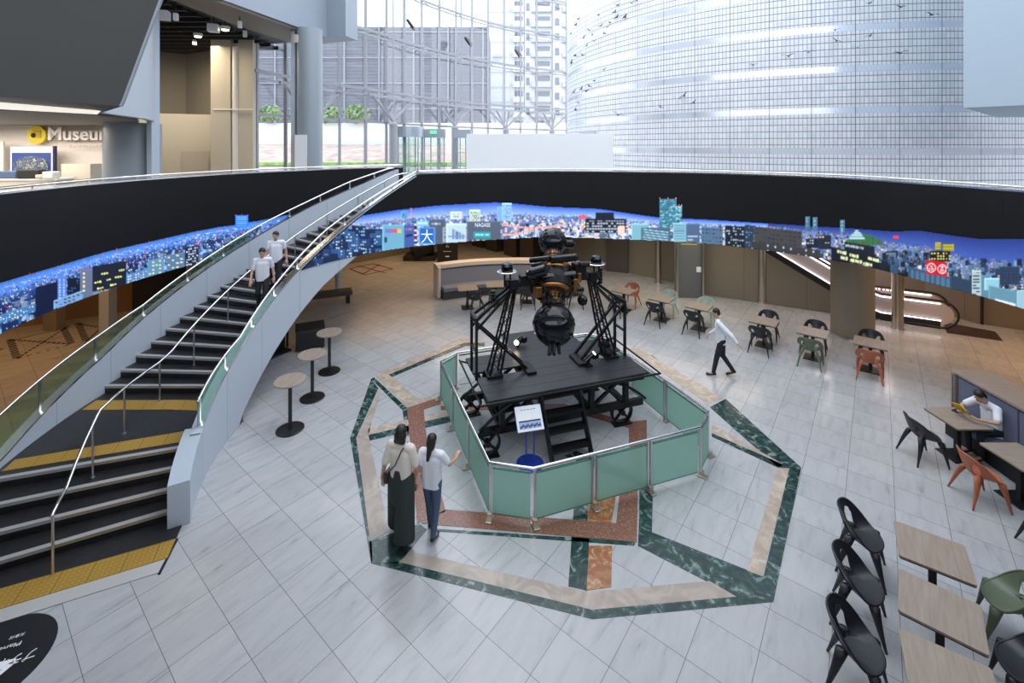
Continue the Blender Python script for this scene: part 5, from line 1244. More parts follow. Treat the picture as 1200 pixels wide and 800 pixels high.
# escalator
EX = thing('escalator', (13.9, 14.45, 0), 'escalator with white-lit glass balustrades descending along the taupe wall', 'escalator')
ed = Vector((-.87, .49)).normalized(); en = Vector((ed.y, -ed.x))*-1   # away from camera
if en.y < 0: en = -en
def epz(s): return 0 if s < 1.95 else (s-1.95)*.577 if s < 8 else 3.5
def epath(s, w_, h_): return (ed.x*s+en.x*w_, ed.y*s+en.y*w_, epz(s)+h_)
ss = [.35+i*.25 for i in range(29)]
for j, w_ in enumerate((0, .95)):
    loop_ = [epath(s, w_, .88) for s in ss[::-1]]+[(ed.x*(.35-.43*sin(a))+en.x*w_, ed.y*(.35-.43*sin(a))+en.y*w_, .46+.42*cos(a)) for a in [pi*k/12 for k in range(1, 13)]]+[epath(s, w_, .05) for s in (.6, 1.2)]
    MB().tube(loop_, .035, 8).build('handrail', M['black'], EX, smooth=True)
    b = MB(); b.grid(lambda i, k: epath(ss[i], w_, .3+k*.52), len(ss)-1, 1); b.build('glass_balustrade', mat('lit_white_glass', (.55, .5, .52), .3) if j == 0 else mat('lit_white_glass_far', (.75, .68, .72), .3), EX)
    b = MB(); ag_ = [pi*k/12 for k in range(13)]; b.add([(ed.x*(.36-.34*sin(a))+en.x*w_, ed.y*(.36-.34*sin(a))+en.y*w_, .47+.34*cos(a)) for a in ag_], [tuple(range(13))]); b.build('glass_end', bpy.data.materials['lit_white_glass'], EX)
    b = MB(); b.tube([epath(s, w_-.02, .80) for s in ss], .018, 6); b.build('light_strip', M['lightstrip'], EX)
    b = MB(); b.tube([epath(s, w_-.04, .27) for s in ss], .018, 6); b.build('skirt_strip', M['lightstrip'], EX)
    b = MB(); b.grid(lambda i, k: epath(ss[i], w_-.01, -.0+k*.27), len(ss)-1, 1); b.build('skirt_panel', M['black'] if j == 0 else M['steel'], EX)
b = MB(); b.grid(lambda i, k: (ed.x*ss[i]+en.x*-.05, ed.y*ss[i]+en.y*-.05, 0 if k == 0 else max(0, epz(ss[i])+.0)), len(ss)-1, 1); b.build('cladding', M['brownwall'], EX, uv=lambda v: (v[0]*1.1, v[2]))
for k in range(26):
    s = .5+k*.3; b = MB(); q0, q1 = epath(s, .06, 0.02), epath(s, .89, .02); b.bar((q0[0], q0[1], epz(s+.15)), (q1[0], q1[1], epz(s+.15)), .3, .04 if k > 4 else .03); b.build('step', M['steel'], EX)
for q in range(8):
    s = 1.35+q*.11; p = epath(s, .92, .80); MB().ball(p, .026 if q % 3 else .04, 8).build('red_mark', M['red'], EX)
struct(MB().prism([(13.5, 14.3), (14.6, 13.7), (15.1, 14.4), (14.2, 15.2)], .0, .006).build('trim_11', mat('brown_pit_cover', (.05, .035, .028), .5)))
seg('wall_lower_end', [(9.0, 19.5), (14.7, 16.4), (15.2, 15.1), (16.3, 14.4), (24, 9.5)], 0, LW, .2, M['brownwall'])
# slim and broad columns of the lower hall
def lcol(x, y, r, lab, m='bronze', z1=LW):
    t = thing('lower_column', (x, y, 0), lab, 'column'); t['kind'] = 'structure'
    sharp(MB().cyl((0, 0, 0), (0, 0, z1), r, n=32).build('shaft', M[m], t)); MB().cyl((0, 0, 0), (0, 0, .05), r+.02, n=32).build('collar', M['steel'], t); return t
M['taupecol'] = mat('taupe_column', (.235, .205, .16), .5)
bc = lcol(10.45, 14.15, .56, 'broad taupe column between the small dining tables and the escalator', 'taupecol'); MB().box((.50, .1, LW/2), (.3, .35, LW)).build('bronze_edge', mat('bronze_edge', (.22, .15, .09), .4, .5), bc)
lcol(12.3, 14.7, .16, 'slim bronze column in front of the escalator'); lcol(9.25, 17.05, .13, 'slim bronze column against the taupe wall left of the escalator'); lcol(6.2, 19.5, .12, 'slim bronze column between the two doors in the taupe wall')
d1 = thing('door_5', (6.78, 17.55, 0), 'flush grey door with a small yellow line and a white notice', 'door', R(-6)); d1['kind'] = 'structure'
MB().box((0, .3, LW/2), (.9, .5, LW)).build('door_leaf', M['door'], d1); MB().box((-.47, .0, LW/2), (.07, .12, LW)).build('frame_post', M['bronze'], d1); MB().box((.47, .0, LW/2), (.07, .12, LW)).build('frame_post', M['bronze'], d1)
MB().box((-.02, .04, 2.05), (.6, .01, .025)).build('yellow_line', M['yellow'], d1); MB().box((.33, .03, 1.1), (.17, .02, .2)).build('notice', M['paper'], d1)
d2 = thing('door_6', (4.85, 21.25, 0), 'dark brown flush door in the taupe wall behind the projector', 'door', R(-27)); d2['kind'] = 'structure'; MB().box((0, 0, 1.25), (1.0, .12, 2.5)).build('door_leaf', mat('dark_brown_door', (.085, .07, .06), .5), d2)
# black column behind the projector
struct(MB().box((2.05, 20.9, LW/2), (1.0, .6, LW)).build('trim_12', M['blackmatte']))
# small fire-box / door lines on the right
struct(MB().box((15.3, 15.0, 1.25), (.05, .06, 2.5)).build('trim_13', M['blackmatte'])); tag(MB().box((15.55, 14.78, 1.15), (.2, .05, .24), R(-32)).build('wall_box', M['darkbox']), 'small dark wall box on the taupe wall right of the escalator', 'box')

# left lower side
seg('wall_lower_left', [(-21, 12), (-17.5, 13.6), (-14.0, 15.9), (-12.4, 16.8)], 0, LW, .2, mat('ochre_wall', (.26, .17, .09), .6))
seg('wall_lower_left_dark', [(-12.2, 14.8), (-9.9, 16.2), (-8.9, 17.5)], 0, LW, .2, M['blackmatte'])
seg('wall_lower_left_brown', [(-11.4, 17.4), (-8.6, 20.2)], 0, LW, .2, mat('ochre_wall_far', (.3, .2, .11), .6))
t_ = thing('lower_column', (-12.45, 14.2, 0), 'pale square column by the dark opening left of the staircase', 'column'); t_['kind'] = 'structure'; MB().box((0, 0, LW/2), (.3, .3, LW)).build('shaft', M['pale'], t_)
t_ = thing('lower_column', (-11.3, 14.5, 0), 'pale column just right of the dark opening left of the staircase', 'column'); t_['kind'] = 'structure'; MB().box((.5, 1., LW/2), (.18, .2, LW)).build('shaft', M['column'], t_)
t_ = thing('lower_column', (-14.5, 14.6, 0), 'grey brown column against the ochre wall at the left', 'column'); t_['kind'] = 'structure'; MB().box((0, 0, LW/2), (.42, .3, LW)).build('shaft', M['taupecol'], t_)
# floor tape
tp = thing('floor_tape', (0, 0, .004), 'dashed black and yellow tape marking squares on the warm lit floor', 'tape')
def tape(a, c, w_, dashed, m):
    a, c = Vector(P(*a)), Vector(P(*c)); L_ = (c-a).length; d = (c-a)/L_; n_ = Vector((-d.y, d.x))*w_/2; b = MB(); k = int(L_/.16) if dashed else 1
    for i in range(k):
        f0, f1 = (i/k, (i+.5)/k) if dashed else (0, 1); p, q = a+d*L_*f0, a+d*L_*f1; b.prism([tuple(p+n_), tuple(p-n_), tuple(q-n_), tuple(q+n_)], 0, .003)
    b.build('tape_strip', m, tp)
for a, c, w_, dd in (((10.5, 398), (85, 403), .09, 1), ((12, 398), (20, 420), .16, 1), ((74, 384), (84, 403), .16, 1), ((20, 420), (82, 381), .06, 1), ((10, 400), (72, 385), .02, 0), ((20, 420), (85, 403), .03, 1), ((89, 379), (120, 384), .09, 1), ((92, 379), (101, 400), .16, 1), ((101, 400), (120, 383), .04, 0), ((-12, 411), (4, 409), .06, 0)):
    tape(a, c, w_, dd, M['blackmatte'])
tp2 = thing('floor_tape', (0, 0, .004), 'reddish tape lines crossing on the floor below the panorama', 'tape')
tp = tp2
for a, c in (((410, 315), (437, 309)), ((437, 309), (460, 315)), ((460, 315), (428, 322)), ((428, 322), (410, 315)), ((420, 311), (452, 320)), ((445, 310), (425, 321))): tape(a, c, .09, 0, mat('red_tape', (.22, .05, .02), .6) if 'red_tape' not in bpy.data.materials else bpy.data.materials['red_tape'])
# black hanging banner with white marks
kb = thing('black_banner', (-3.22, 23.0, 0), 'tall black banner stand with small vertical white lettering', 'banner'); MB().box((0, 0, 1.3), (1.02, .08, 2.6)).build('sheet', M['blackmatte'], kb)
b = MB()
for i, (x, z) in enumerate(((0, 2.5), (0, 2.35), (.03, 2.2))): pass
flat_text('プ', -.08, -.05, 1.42, .16, .16, M['white'], kb, depth=.01); flat_text('ラ', -.08, -.05, 1.2, .16, .16, M['white'], kb, depth=.01); flat_text('ネ', -.08, -.05, .98, .16, .16, M['white'], kb, depth=.01); flat_text('ム', -.08, -.05, .76, .16, .14, M['white'], kb, depth=.01)
MB().box((0, -.045, .55), (.4, .01, .02)).build('line', M['white'], kb); MB().box((0, -.045, .3), (.2, .01, .05)).build('line', M['white'], kb)
ex = thing('black_exhibit', (-4.7, 23.6, 0), 'rounded black exhibit behind the tall black banner', 'exhibit'); MB().cyl((-.4, -.1, .55), (.5, .3, .65), .62, n=28).build('barrel', M['iron'], ex, smooth=False); MB().box((0, .1, .12), (1.6, 1., .24)).build('plinth', M['blackmatte'], ex, bevel=.03); MB().tube([(-.45+.05, -.12+.66*0, .55+0)]+[(-.42, -.1, .55)], .02).build('axle', M['steel'], ex)
# low black things near the stair
bx = thing('black_equipment_case', (-5.85, 13.35, 0), 'black equipment case standing under the staircase', 'case', R(25)); MB().box((0, 0, .30), (.75, .65, .52)).build('case_body', M['black'], bx, bevel=.02); MB().box((0, 0, .58), (.78, .68, .04)).build('lid', M['blackmatte'], bx, bevel=.01)
for x in (-.3, .3):
    for y in (-.25, .25): MB().cyl((x, y-.02, .03), (x, y+.02, .03), .03).build('caster', M['black'], bx)
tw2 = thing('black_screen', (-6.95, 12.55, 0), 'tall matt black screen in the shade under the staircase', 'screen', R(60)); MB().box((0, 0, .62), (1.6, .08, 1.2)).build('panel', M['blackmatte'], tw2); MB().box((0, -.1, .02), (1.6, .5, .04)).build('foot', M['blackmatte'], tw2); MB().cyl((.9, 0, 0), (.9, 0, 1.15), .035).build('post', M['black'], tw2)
bn = thing('dark_bench', (-6.85, 16.85, 0), 'long dark upholstered bench beyond the staircase arch', 'bench', R(24)); MB().box((0, 0, .38), (1.9, .5, .16)).build('seat', M['darkbox'], bn, bevel=.03); 
for x in (-.8, .8): MB().box((x, 0, .15), (.12, .44, .30)).build('leg', M['blackmatte'], bn)
tag(MB().cyl((-6.75, 17.9, 0), (-6.75, 17.9, LW), .12, n=20).build('lower_column', M['pale']), 'slim pale column beside the dark bench', 'column', kind='structure')

# floor sign (round black sticker)
fs_ = thing('floor_sign', (-6.05, 5.10, .001), 'round black floor sign with white arrow and lettering at the stair foot', 'floor sign')
b = MB(); rx, ry = .78, .78; b.prism([(rx*cos(2*pi*i/48), ry*sin(2*pi*i/48)) for i in range(48)], 0, .003); b.build('disc', M['black'], fs_)
fs_.location = (-5.88, 5.13, .001)
fs_.children[0].scale = (.59/.78, .59/.78, 1)
fdir, udir = Vector((-.913, -.408, 0)), Vector((.408, -.913, 0))
def fsign(s_, wx, wy, w_, h_, nm='lettering'):
    flat_text(s_, wx+5.88, wy-5.13, .0045, w_, h_, M['white'], fs_, nm, .001, fdir, udir)
fsign('プラネタリウム', -5.47, 5.33, .82, .125); fsign('Planetarium', -5.74, 5.40, .46, .05); fsign('天象仪', -5.80, 5.50, .14, .042)
b = MB(); tip = Vector((.28, .06)); 
for q in (Vector((-.02, -.02)), Vector((.20, -.24))):
    d = (q-tip).normalized(); n_ = Vector((-d.y, d.x))*.028; b.prism([tuple(tip+n_), tuple(tip-n_), tuple(q-n_), tuple(q+n_)], .003, .005)
d = Vector((-.6, -.5)).normalized(); n_ = Vector((-d.y, d.x))*.028; q = tip+d*.5; b.prism([tuple(tip+n_), tuple(tip-n_), tuple(q-n_), tuple(q+n_)], .003, .0048)
b.build('arrow', M['white'], fs_)

# ------------------------------------------------------------------ shell chair
def smooth01(x): x = max(0, min(1, x)); return x*x*(3-2*x)
def chair_shell():
    NU, NV = 64, 22; b = MB()
    def rim(a):       # a = 0 front, pi = back (y axis = back)
        k = (1-cos(a))/2                      # 0 front .. 1 back
        x = .275*sin(a)*(1+.04*sin(a)**2); y = -.235*cos(a)+(.03 if k > .5 else 0)*(k-.5)*2
        z = .445+.0*k+.335*smooth01((k-.12)/.88)**1.15
        return Vector((x, y, z))
    keep = []
    def pt(i, j):
        a = 2*pi*i/NU; s_ = j/NV; r_ = rim(a); k = (1-cos(a))/2
        f = .80*s_**.9 if s_ < .62 else .80*.62**.9+(1-.80*.62**.9)*((s_-.62)/.38)**.8
        x, y = r_.x*f, r_.y*f
        zs = .425+.012*s_
        z = zs+(r_.z-zs)*max(0, (s_-.5)/.5)**1.7
        return Vector((x, y, z))
    vs = [pt(i, j) for j in range(NV+1) for i in range(NU)]; fs = []
    for j in range(NV):
        for i in range(NU):
            a = 2*pi*(i+.5)/NU; s_ = (j+.5)/NV
            da = min(abs(a-(pi-.74)), abs(a-(pi+.74)))
            if (da/.25)**2+((s_-.76)/.15)**2 < 1: continue
            fs.append((j*NU+i, j*NU+(i+1) % NU, (j+1)*NU+(i+1) % NU, (j+1)*NU+i))
    b.add(vs, fs); return b, rim
def make_chair(m, label, loc, rz, group=None):
    t = thing('shell_chair', loc, label, 'chair', rz, group)
    b, rim = chair_shell(); o = b.build('seat_shell', m, t, smooth=True)
    bm = bmesh.new(); bm.from_mesh(o.data); bmesh.ops.remove_doubles(bm, verts=bm.verts, dist=1e-4); bmesh.ops.recalc_face_normals(bm, faces=bm.faces); bm.to_mesh(o.data); bm.free()
    md = o.modifiers.new('thickness', 'SOLIDIFY'); md.thickness = .016; md.offset = 0; md = o.modifiers.new('soft', 'SUBSURF'); md.levels = 1; md.render_levels = 1
    # rolled rim
    b = MB(); b.tube([rim(2*pi*i/40)+Vector((0, 0, 0)) for i in range(40)], .013, 8, closed=True); b.build('rolled_rim', m, t, smooth=True)
    # legs: tapering, wide at the shoulder
    for sx in (-1, 1):
        for sy, a in ((-1, .92), (1, 2.0)):
            tp_ = rim(a)
            if sy > 0: tp_ = Vector((.14, .12, .475))
            top = Vector((sx*abs(tp_.x)*.985, tp_.y, tp_.z-.004)); ft = Vector((sx*.265, sy*.255 if sy < 0 else .275, 0))
            b = MB(); k = 5; vsq = []
            for i in range(k+1):
                f = i/k; c = top.lerp(ft, f); w_ = .085*(1-f)**1.3+.026; d_ = .05*(1-f)+.022
                c.x += sx*.03*sin(pi*f*.9)*(1-f)
                for q in range(10):
                    an_ = 2*pi*q/10; vsq.append((c.x+cos(an_)*d_*.55, c.y+sin(an_)*w_*.55, c.z))
            fsq = [(i*10+q, (i+1)*10+q, (i+1)*10+(q+1) % 10, i*10+(q+1) % 10) for i in range(k) for q in range(10)]
            b.add(vsq, fsq+[tuple(range(10)), tuple(k*10+q for q in range(9, -1, -1))])
            b.build('leg', m, t, smooth=True)
    return t
# bistro tables
def make_table(label, loc, rz, group, w_=.70, d_=.66, plate=.42, thick=.03):
    t = thing('dining_table', loc, label, 'table', rz, group)
    MB().prism(rr_rect(w_, d_, .03), .695, .72).build('tabletop', M['oak'], t)
    MB().prism(rr_rect(w_-.004, d_-.004, .03), .682, .695).build('edge_band', M['blackmatte'], t)
    MB().box((0, 0, .34), (.075, .075, .66)).build('post', M['blackmatte'], t); MB().box((0, 0, .672), (.34, .34, .02)).build('top_plate', M['blackmatte'], t)
    MB().box((0, 0, .009), (plate, plate*1.1, .018)).build('base_plate', M['black'], t, bevel=.004)
    return t
def rr_rect(w_, d_, r):
    out = []
    for cx_, cy_, a0 in ((w_/2-r, d_/2-r, 0), (-w_/2+r, d_/2-r, 90), (-w_/2+r, -d_/2+r, 180), (w_/2-r, -d_/2+r, 270)):
        out += [(cx_+r*cos(R(a0+k*22.5)), cy_+r*sin(R(a0+k*22.5))) for k in range(5)]
    return out
G1 = 'small dining tables in the diagonal row by the taupe wall'; GC = 'shell chairs at the small dining tables'
chair0 = None; table0 = None
MATS = {'black': M['chair_black'], 'green': M['chair_green'], 'mint': M['chair_mint'], 'orange': M['chair_orange']}
def chair(x, y, face, col, label, group=GC):
    """face: heading (deg) the sitter looks"""
    global chair0
    rz = R(face+90)
    if chair0 is None:
        chair0 = make_chair(MATS['black'], label, (x, y, 0), rz, group); base = chair0
        if col != 'black': raise Exception
        return chair0
    return copy_tree(chair0, (x, y, 0), rz, label, group, None if col == 'black' else {MATS['black']: MATS[col]})
def table(x, y, rz, label, group):
    global table0
    if table0 is None: table0 = make_table(label, (x, y, 0), R(rz), group); return table0
    return copy_tree(table0, (x, y, 0), R(rz), label, group)
# diagonal row
rowd = -39.
NR, FR = Vector((-.63, -.777)), Vector((.63, .777))
row = [((3.95, 16.25), 'orange', 'black', 'just right of the projector mast'), ((5.0, 15.4), 'mint', 'black', 'before the slim column between the doors'), ((5.95, 14.65), 'mint', 'black', 'in front of the grey door'), ((7.34, 13.42), 'black', 'black', 'nearest the walking man in white'), ((8.24, 12.62), 'black', 'green', 'just left of the broad taupe column'), ((9.28, 11.93), 'black', 'orange', 'in front of the broad taupe column')]
G1c = {'orange': 'terracotta', 'mint': 'mint green', 'black': 'charcoal black', 'green': 'sage green'}
for (x, y), cf, cn, where in row:
    chair(x+NR.x*.56, y+NR.y*.56, 51, cn if chair0 else 'black', '%s shell chair, hall side of table %s' % (G1c[cn], where))
    chair(x+FR.x*.60, y+FR.y*.60, 231, cf, '%s shell chair, wall side of table %s' % (G1c[cf], where))
    table(x, y, rowd, 'small oak-topped dining table %s' % where, G1)
# tables by the curved bench
for i, ((x, y), lab, cx_, cy_, fc, cc) in enumerate((((-1.60, 16.55), 'at the left end of the curved bench', .32, -.42, 115, 'black'), ((-.60, 16.95), 'second from the left along the curved bench', .05, -.62, 95, 'green'), ((.55, 17.15), 'behind the left side of the star projector', .02, -.62, 90, 'black'), ((1.72, 17.0), 'behind the right side of the star projector', .55, -.42, 90, 'black'))):
    table(x, y, [12, 6, 0, -6][i], 'small oak-topped dining table %s' % lab, 'small dining tables along the curved bench')
    chair(x+cx_, y+cy_, fc, cc, '%s shell chair at the table %s' % (G1c[cc], lab))
# three near tables, lower right
def quadc(q, z): pts_ = [Vector(P(*p, z)) for p in q]; return sum(pts_, Vector((0, 0)))/len(pts_), pts_
for q, lab in ((((1051, 609), (1126, 636), (1137, 686), (1062, 654)), 'farthest of the three near tables beside the black chairs'), (((1055, 665), (1141, 704), (1157, 767), (1061, 722)), 'middle of the three near tables beside the black chairs'), (((1059, 738), (1166, 785), (1180, 862), (1064, 806)), 'nearest table, cut by the lower edge, beside the black chairs')):
    c, pp = quadc(q, .72); d = (pp[1]-pp[0]); t_ = table(c.x, c.y, math.degrees(math.atan2(d.y, d.x)), 'greyish oak dining table, %s' % lab, 'near dining tables at the lower right')
    L1, L2 = (pp[1]-pp[0]).length, (pp[3]-pp[0]).length; print('TAB', c, L1, L2, math.degrees(math.atan2(d.y, d.x)))
HG = -38
for (x, y), lab in (((4.80, 6.33), 'black shell chair at the farthest of the three near tables'), ((4.24, 5.63), 'black shell chair at the middle of the three near tables'), ((3.68, 4.92), 'nearest black shell chair, cut by the lower edge')):
    chair(x, y, HG, 'black', lab, 'black shell chairs in a row at the lower right')
chair(5.86, 5.42, 142, 'green', 'sage green shell chair at the right edge facing the near tables')
chair(5.30, 4.72, 142, 'black', 'black shell chair in the lower right corner facing the near tables')
table(8.33, 8.62, 90, 'oak table in front of the seated reader', 'tables at the booth on the right'); table(8.33, 7.55, 90, 'oak table cut by the right edge, beside the terracotta chair', 'tables at the booth on the right')
chair(7.62, 8.55, -6, 'black', 'charcoal black shell chair opposite the seated reader')
chair(7.66, 7.55, -10, 'orange', 'terracotta shell chair just below the seated reader\'s table')
chair(7.68, 6.52, -8, 'black', 'dark shell chair half out of frame below the terracotta chair')

# high round tables
ht0 = None
for (px, py), lab in (((340, 503), 'round high table nearest the newel block of the staircase'), ((366, 466), 'middle one of the three round high tables by the staircase'), ((386, 435), 'round high table nearest the black equipment case')):
    x, y = P(px, py)
    if ht0 is None:
        ht0 = thing('high_table', (x, y, 0), lab, 'table', 0, 'round high tables beside the staircase')
        MB().lathe([(.29, .985), (.31, .99), (.31, 1.01), (.305, 1.015), (.01, 1.015)], n=48).build('tabletop', M['oak'], ht0)
        MB().lathe([(.275, .97), (.3, .985), (.28, .988), (.02, .988)], n=40).build('edge_band', M['blackmatte'], ht0)
        MB().cyl((0, 0, .02), (0, 0, .98), .038, n=20).build('post', M['black'], ht0); MB().lathe([(.27, 0), (.27, .012), (.25, .02), (.05, .03), (.045, .06), (.01, .06)], n=48).build('base', M['black'], ht0)
    else: copy_tree(ht0, (x, y, 0), 0, lab)

# ------------------------------------------------------------------ curved bench with wooden surround
cbn = thing('curved_bench', (0, 0, 0), 'long curved bench with grey upholstery and a pale wooden surround at the far side', 'bench')
bp = spl([(-2.95, 17.75), (-1.6, 18.35), (0, 18.62), (1.4, 18.5), (2.6, 18.05)], 6)
# travelling to +x: left of travel is away from camera
wallstrip('wooden_surround', bp, lambda i: 0, lambda i: 1.22, .25, M['oak2'], cbn)
hp = offset(bp, -.0); wallstrip('top_board', offset(bp, -.18), lambda i: 1.10, lambda i: 1.24, .43, mat('pale_oak_edge', (.66, .55, .47), .5), cbn)
for e_, nm in ((0, 0), (-1, 1)):
    p = Vector(bp[e_]); q = Vector(bp[1] if e_ == 0 else bp[-2]); a = math.atan2(q.y-p.y, q.x-p.x) if e_ == 0 else math.atan2(p.y-q.y, p.x-q.x)
    n_ = Vector((sin(a), -cos(a))); t_ = Vector((cos(a), sin(a)))*(1 if e_ == 0 else -1)
    c = p+n_*.08+t_*.06; MB().box((c.x, c.y, .60), (.13, .55, 1.20), a).build('end_board', bpy.data.materials['pale_oak_edge'], cbn, bevel=.05)
k = len(bp); nc = 4
for i in range(nc):
    a, c = 1+int(i*(k-3)/nc), 1+int((i+1)*(k-3)/nc); sub = bp[a:c+1]
    wallstrip('back_cushion', offset(sub, -.13), lambda i: .44, lambda i: 1.03, .12, M['fabricgrey'], cbn)
    wallstrip('seat_cushion', offset(sub, -.62), lambda i: .32, lambda i: .45, .5, M['fabricgrey'], cbn)
wallstrip('seat_base', offset(bp[1:-1], -.56), lambda i: 0.0, lambda i: .32, .5, mat('dark_plinth', (.07, .07, .08), .7), cbn)

# booth bench on the right
bb = thing('booth_bench', (9.28, 9.42, 0), 'blue-grey upholstered booth bench in a greyed oak surround at the right', 'bench', R(-4))
# local: runs towards -y, faces -x
MB().box((.28, -2.6, .60), (.36, 5.2, 1.20)).build('surround_back', M['oakgrey'], bb, bevel=.02)
MB().box((.09, -2.6, 1.20), (.76, 5.2, .07)).build('surround_top', M['oakgrey'], bb, bevel=.02)
MB().box((.06, -.05, .60), (.74, .09, 1.22)).build('surround_end', M['oakgrey'], bb, bevel=.03)
MB().box((-.31, -.065, .60), (.006, .012, 1.1)).build('dark_reveal', M['black'], bb)
for i in range(4):
    MB().box((-.17, -.70-1.2*i, .79), (.16, 1.18, .70)).build('back_cushion', M['fabric'], bb, bevel=.02); MB().box((-.34, -.70-1.2*i, .39), (.52, 1.18, .12)).build('seat_cushion', M['fabric'], bb, bevel=.02)
MB().box((-.28, -2.6, .165), (.48, 4.9, .33)).build('seat_base', M['blackmatte'], bb)

# ------------------------------------------------------------------ people
def caps(b, p, q, r0, r1, n=14):
    p, q = Vector(p), Vector(q); d = q-p
    if d.length < 1e-5: b.ball(p, r0, n); return
    b.cyl(p, q, r0, r1, n); b.ball(p, r0, n); b.ball(q, r1, n)
def remesh(o, vox, sm=3):
    m = o.modifiers.new('skin_surface', 'REMESH'); m.mode = 'VOXEL'; m.voxel_size = vox; m.use_smooth_shade = True
    if sm: s_ = o.modifiers.new('relax', 'SMOOTH'); s_.iterations = sm; s_.factor = .5
    return o
def hand(b, wr, d, s, curl=.5, side=1, up=(0, 0, 1)):
    """palm with four fingers and a thumb from the wrist along d"""
    d = Vector(d).normalized(); u = Vector(up); x = d.cross(u)
    x = x.normalized() if x.length > .05 else Vector((0, 1, 0)); u = x.cross(d)
    wr = Vector(wr); c = wr+d*.05*s
    b.box(c, (.0, .0, .0)) if False else None
    for k in (-1.5, -.5, .5, 1.5): caps(b, wr+d*.015*s+x*k*.012*s, wr+d*.085*s+x*k*.019*s, .015*s, .0125*s, 8)
    for k, L_ in zip((-1.5, -.5, .5, 1.5), (.058, .075, .080, .068)):
        p0 = wr+d*.088*s+x*k*.021*s; d1 = (d-u*curl*.5).normalized(); p1 = p0+d1*L_*.5*s; d2 = (d-u*curl*1.4).normalized(); p2 = p1+d2*L_*.5*s
        caps(b, p0, p1, .0095*s, .009*s, 8); caps(b, p1, p2, .009*s, .0075*s, 8)
    t0 = wr+d*.03*s+x*side*.028*s; t1 = t0+(d*.5+x*side*.8-u*.2).normalized()*.04*s; t2 = t1+(d*.9+x*side*.2-u*.4).normalized()*.035*s
    caps(b, t0, t1, .013*s, .011*s, 8); caps(b, t1, t2, .011*s, .009*s, 8)
def head_mesh(b, hc, fw, s):
    """skull, jaw, nose, ears; fw = unit facing vector in 3-D"""
    fw = Vector(fw).normalized(); up = Vector((0, 0, 1)); rt = fw.cross(up).normalized(); up = rt.cross(fw)
    m = Matrix((rt, fw, up)).transposed(); hc = Vector(hc)
    L = lambda x, y, z: hc+m @ Vector((x*s, y*s, z*s))
    b.ball(L(0, -.012, .025), (.076*s, .093*s, .088*s), 18, m); b.ball(L(0, .018, -.035), (.060*s, .066*s, .078*s), 16, m)
    b.ball(L(0, .05, -.085), (.030*s, .028*s, .024*s), 12, m)
    b.ball(L(0, .092, -.022), (.011*s, .018*s, .014*s), 8, m); caps(b, L(0, .082, .008), L(0, .096, -.02), .008*s, .010*s, 8)
    for q in (-1, 1): b.ball(L(q*.078, -.005, -.01), (.012*s, .02*s, .032*s), 10, m); b.ball(L(q*.03, .073, .012), (.02*s, .014*s, .010*s), 8, m)
    b.ball(L(0, .084, -.052), (.023*s, .009*s, .008*s), 8, m)
    return L, m
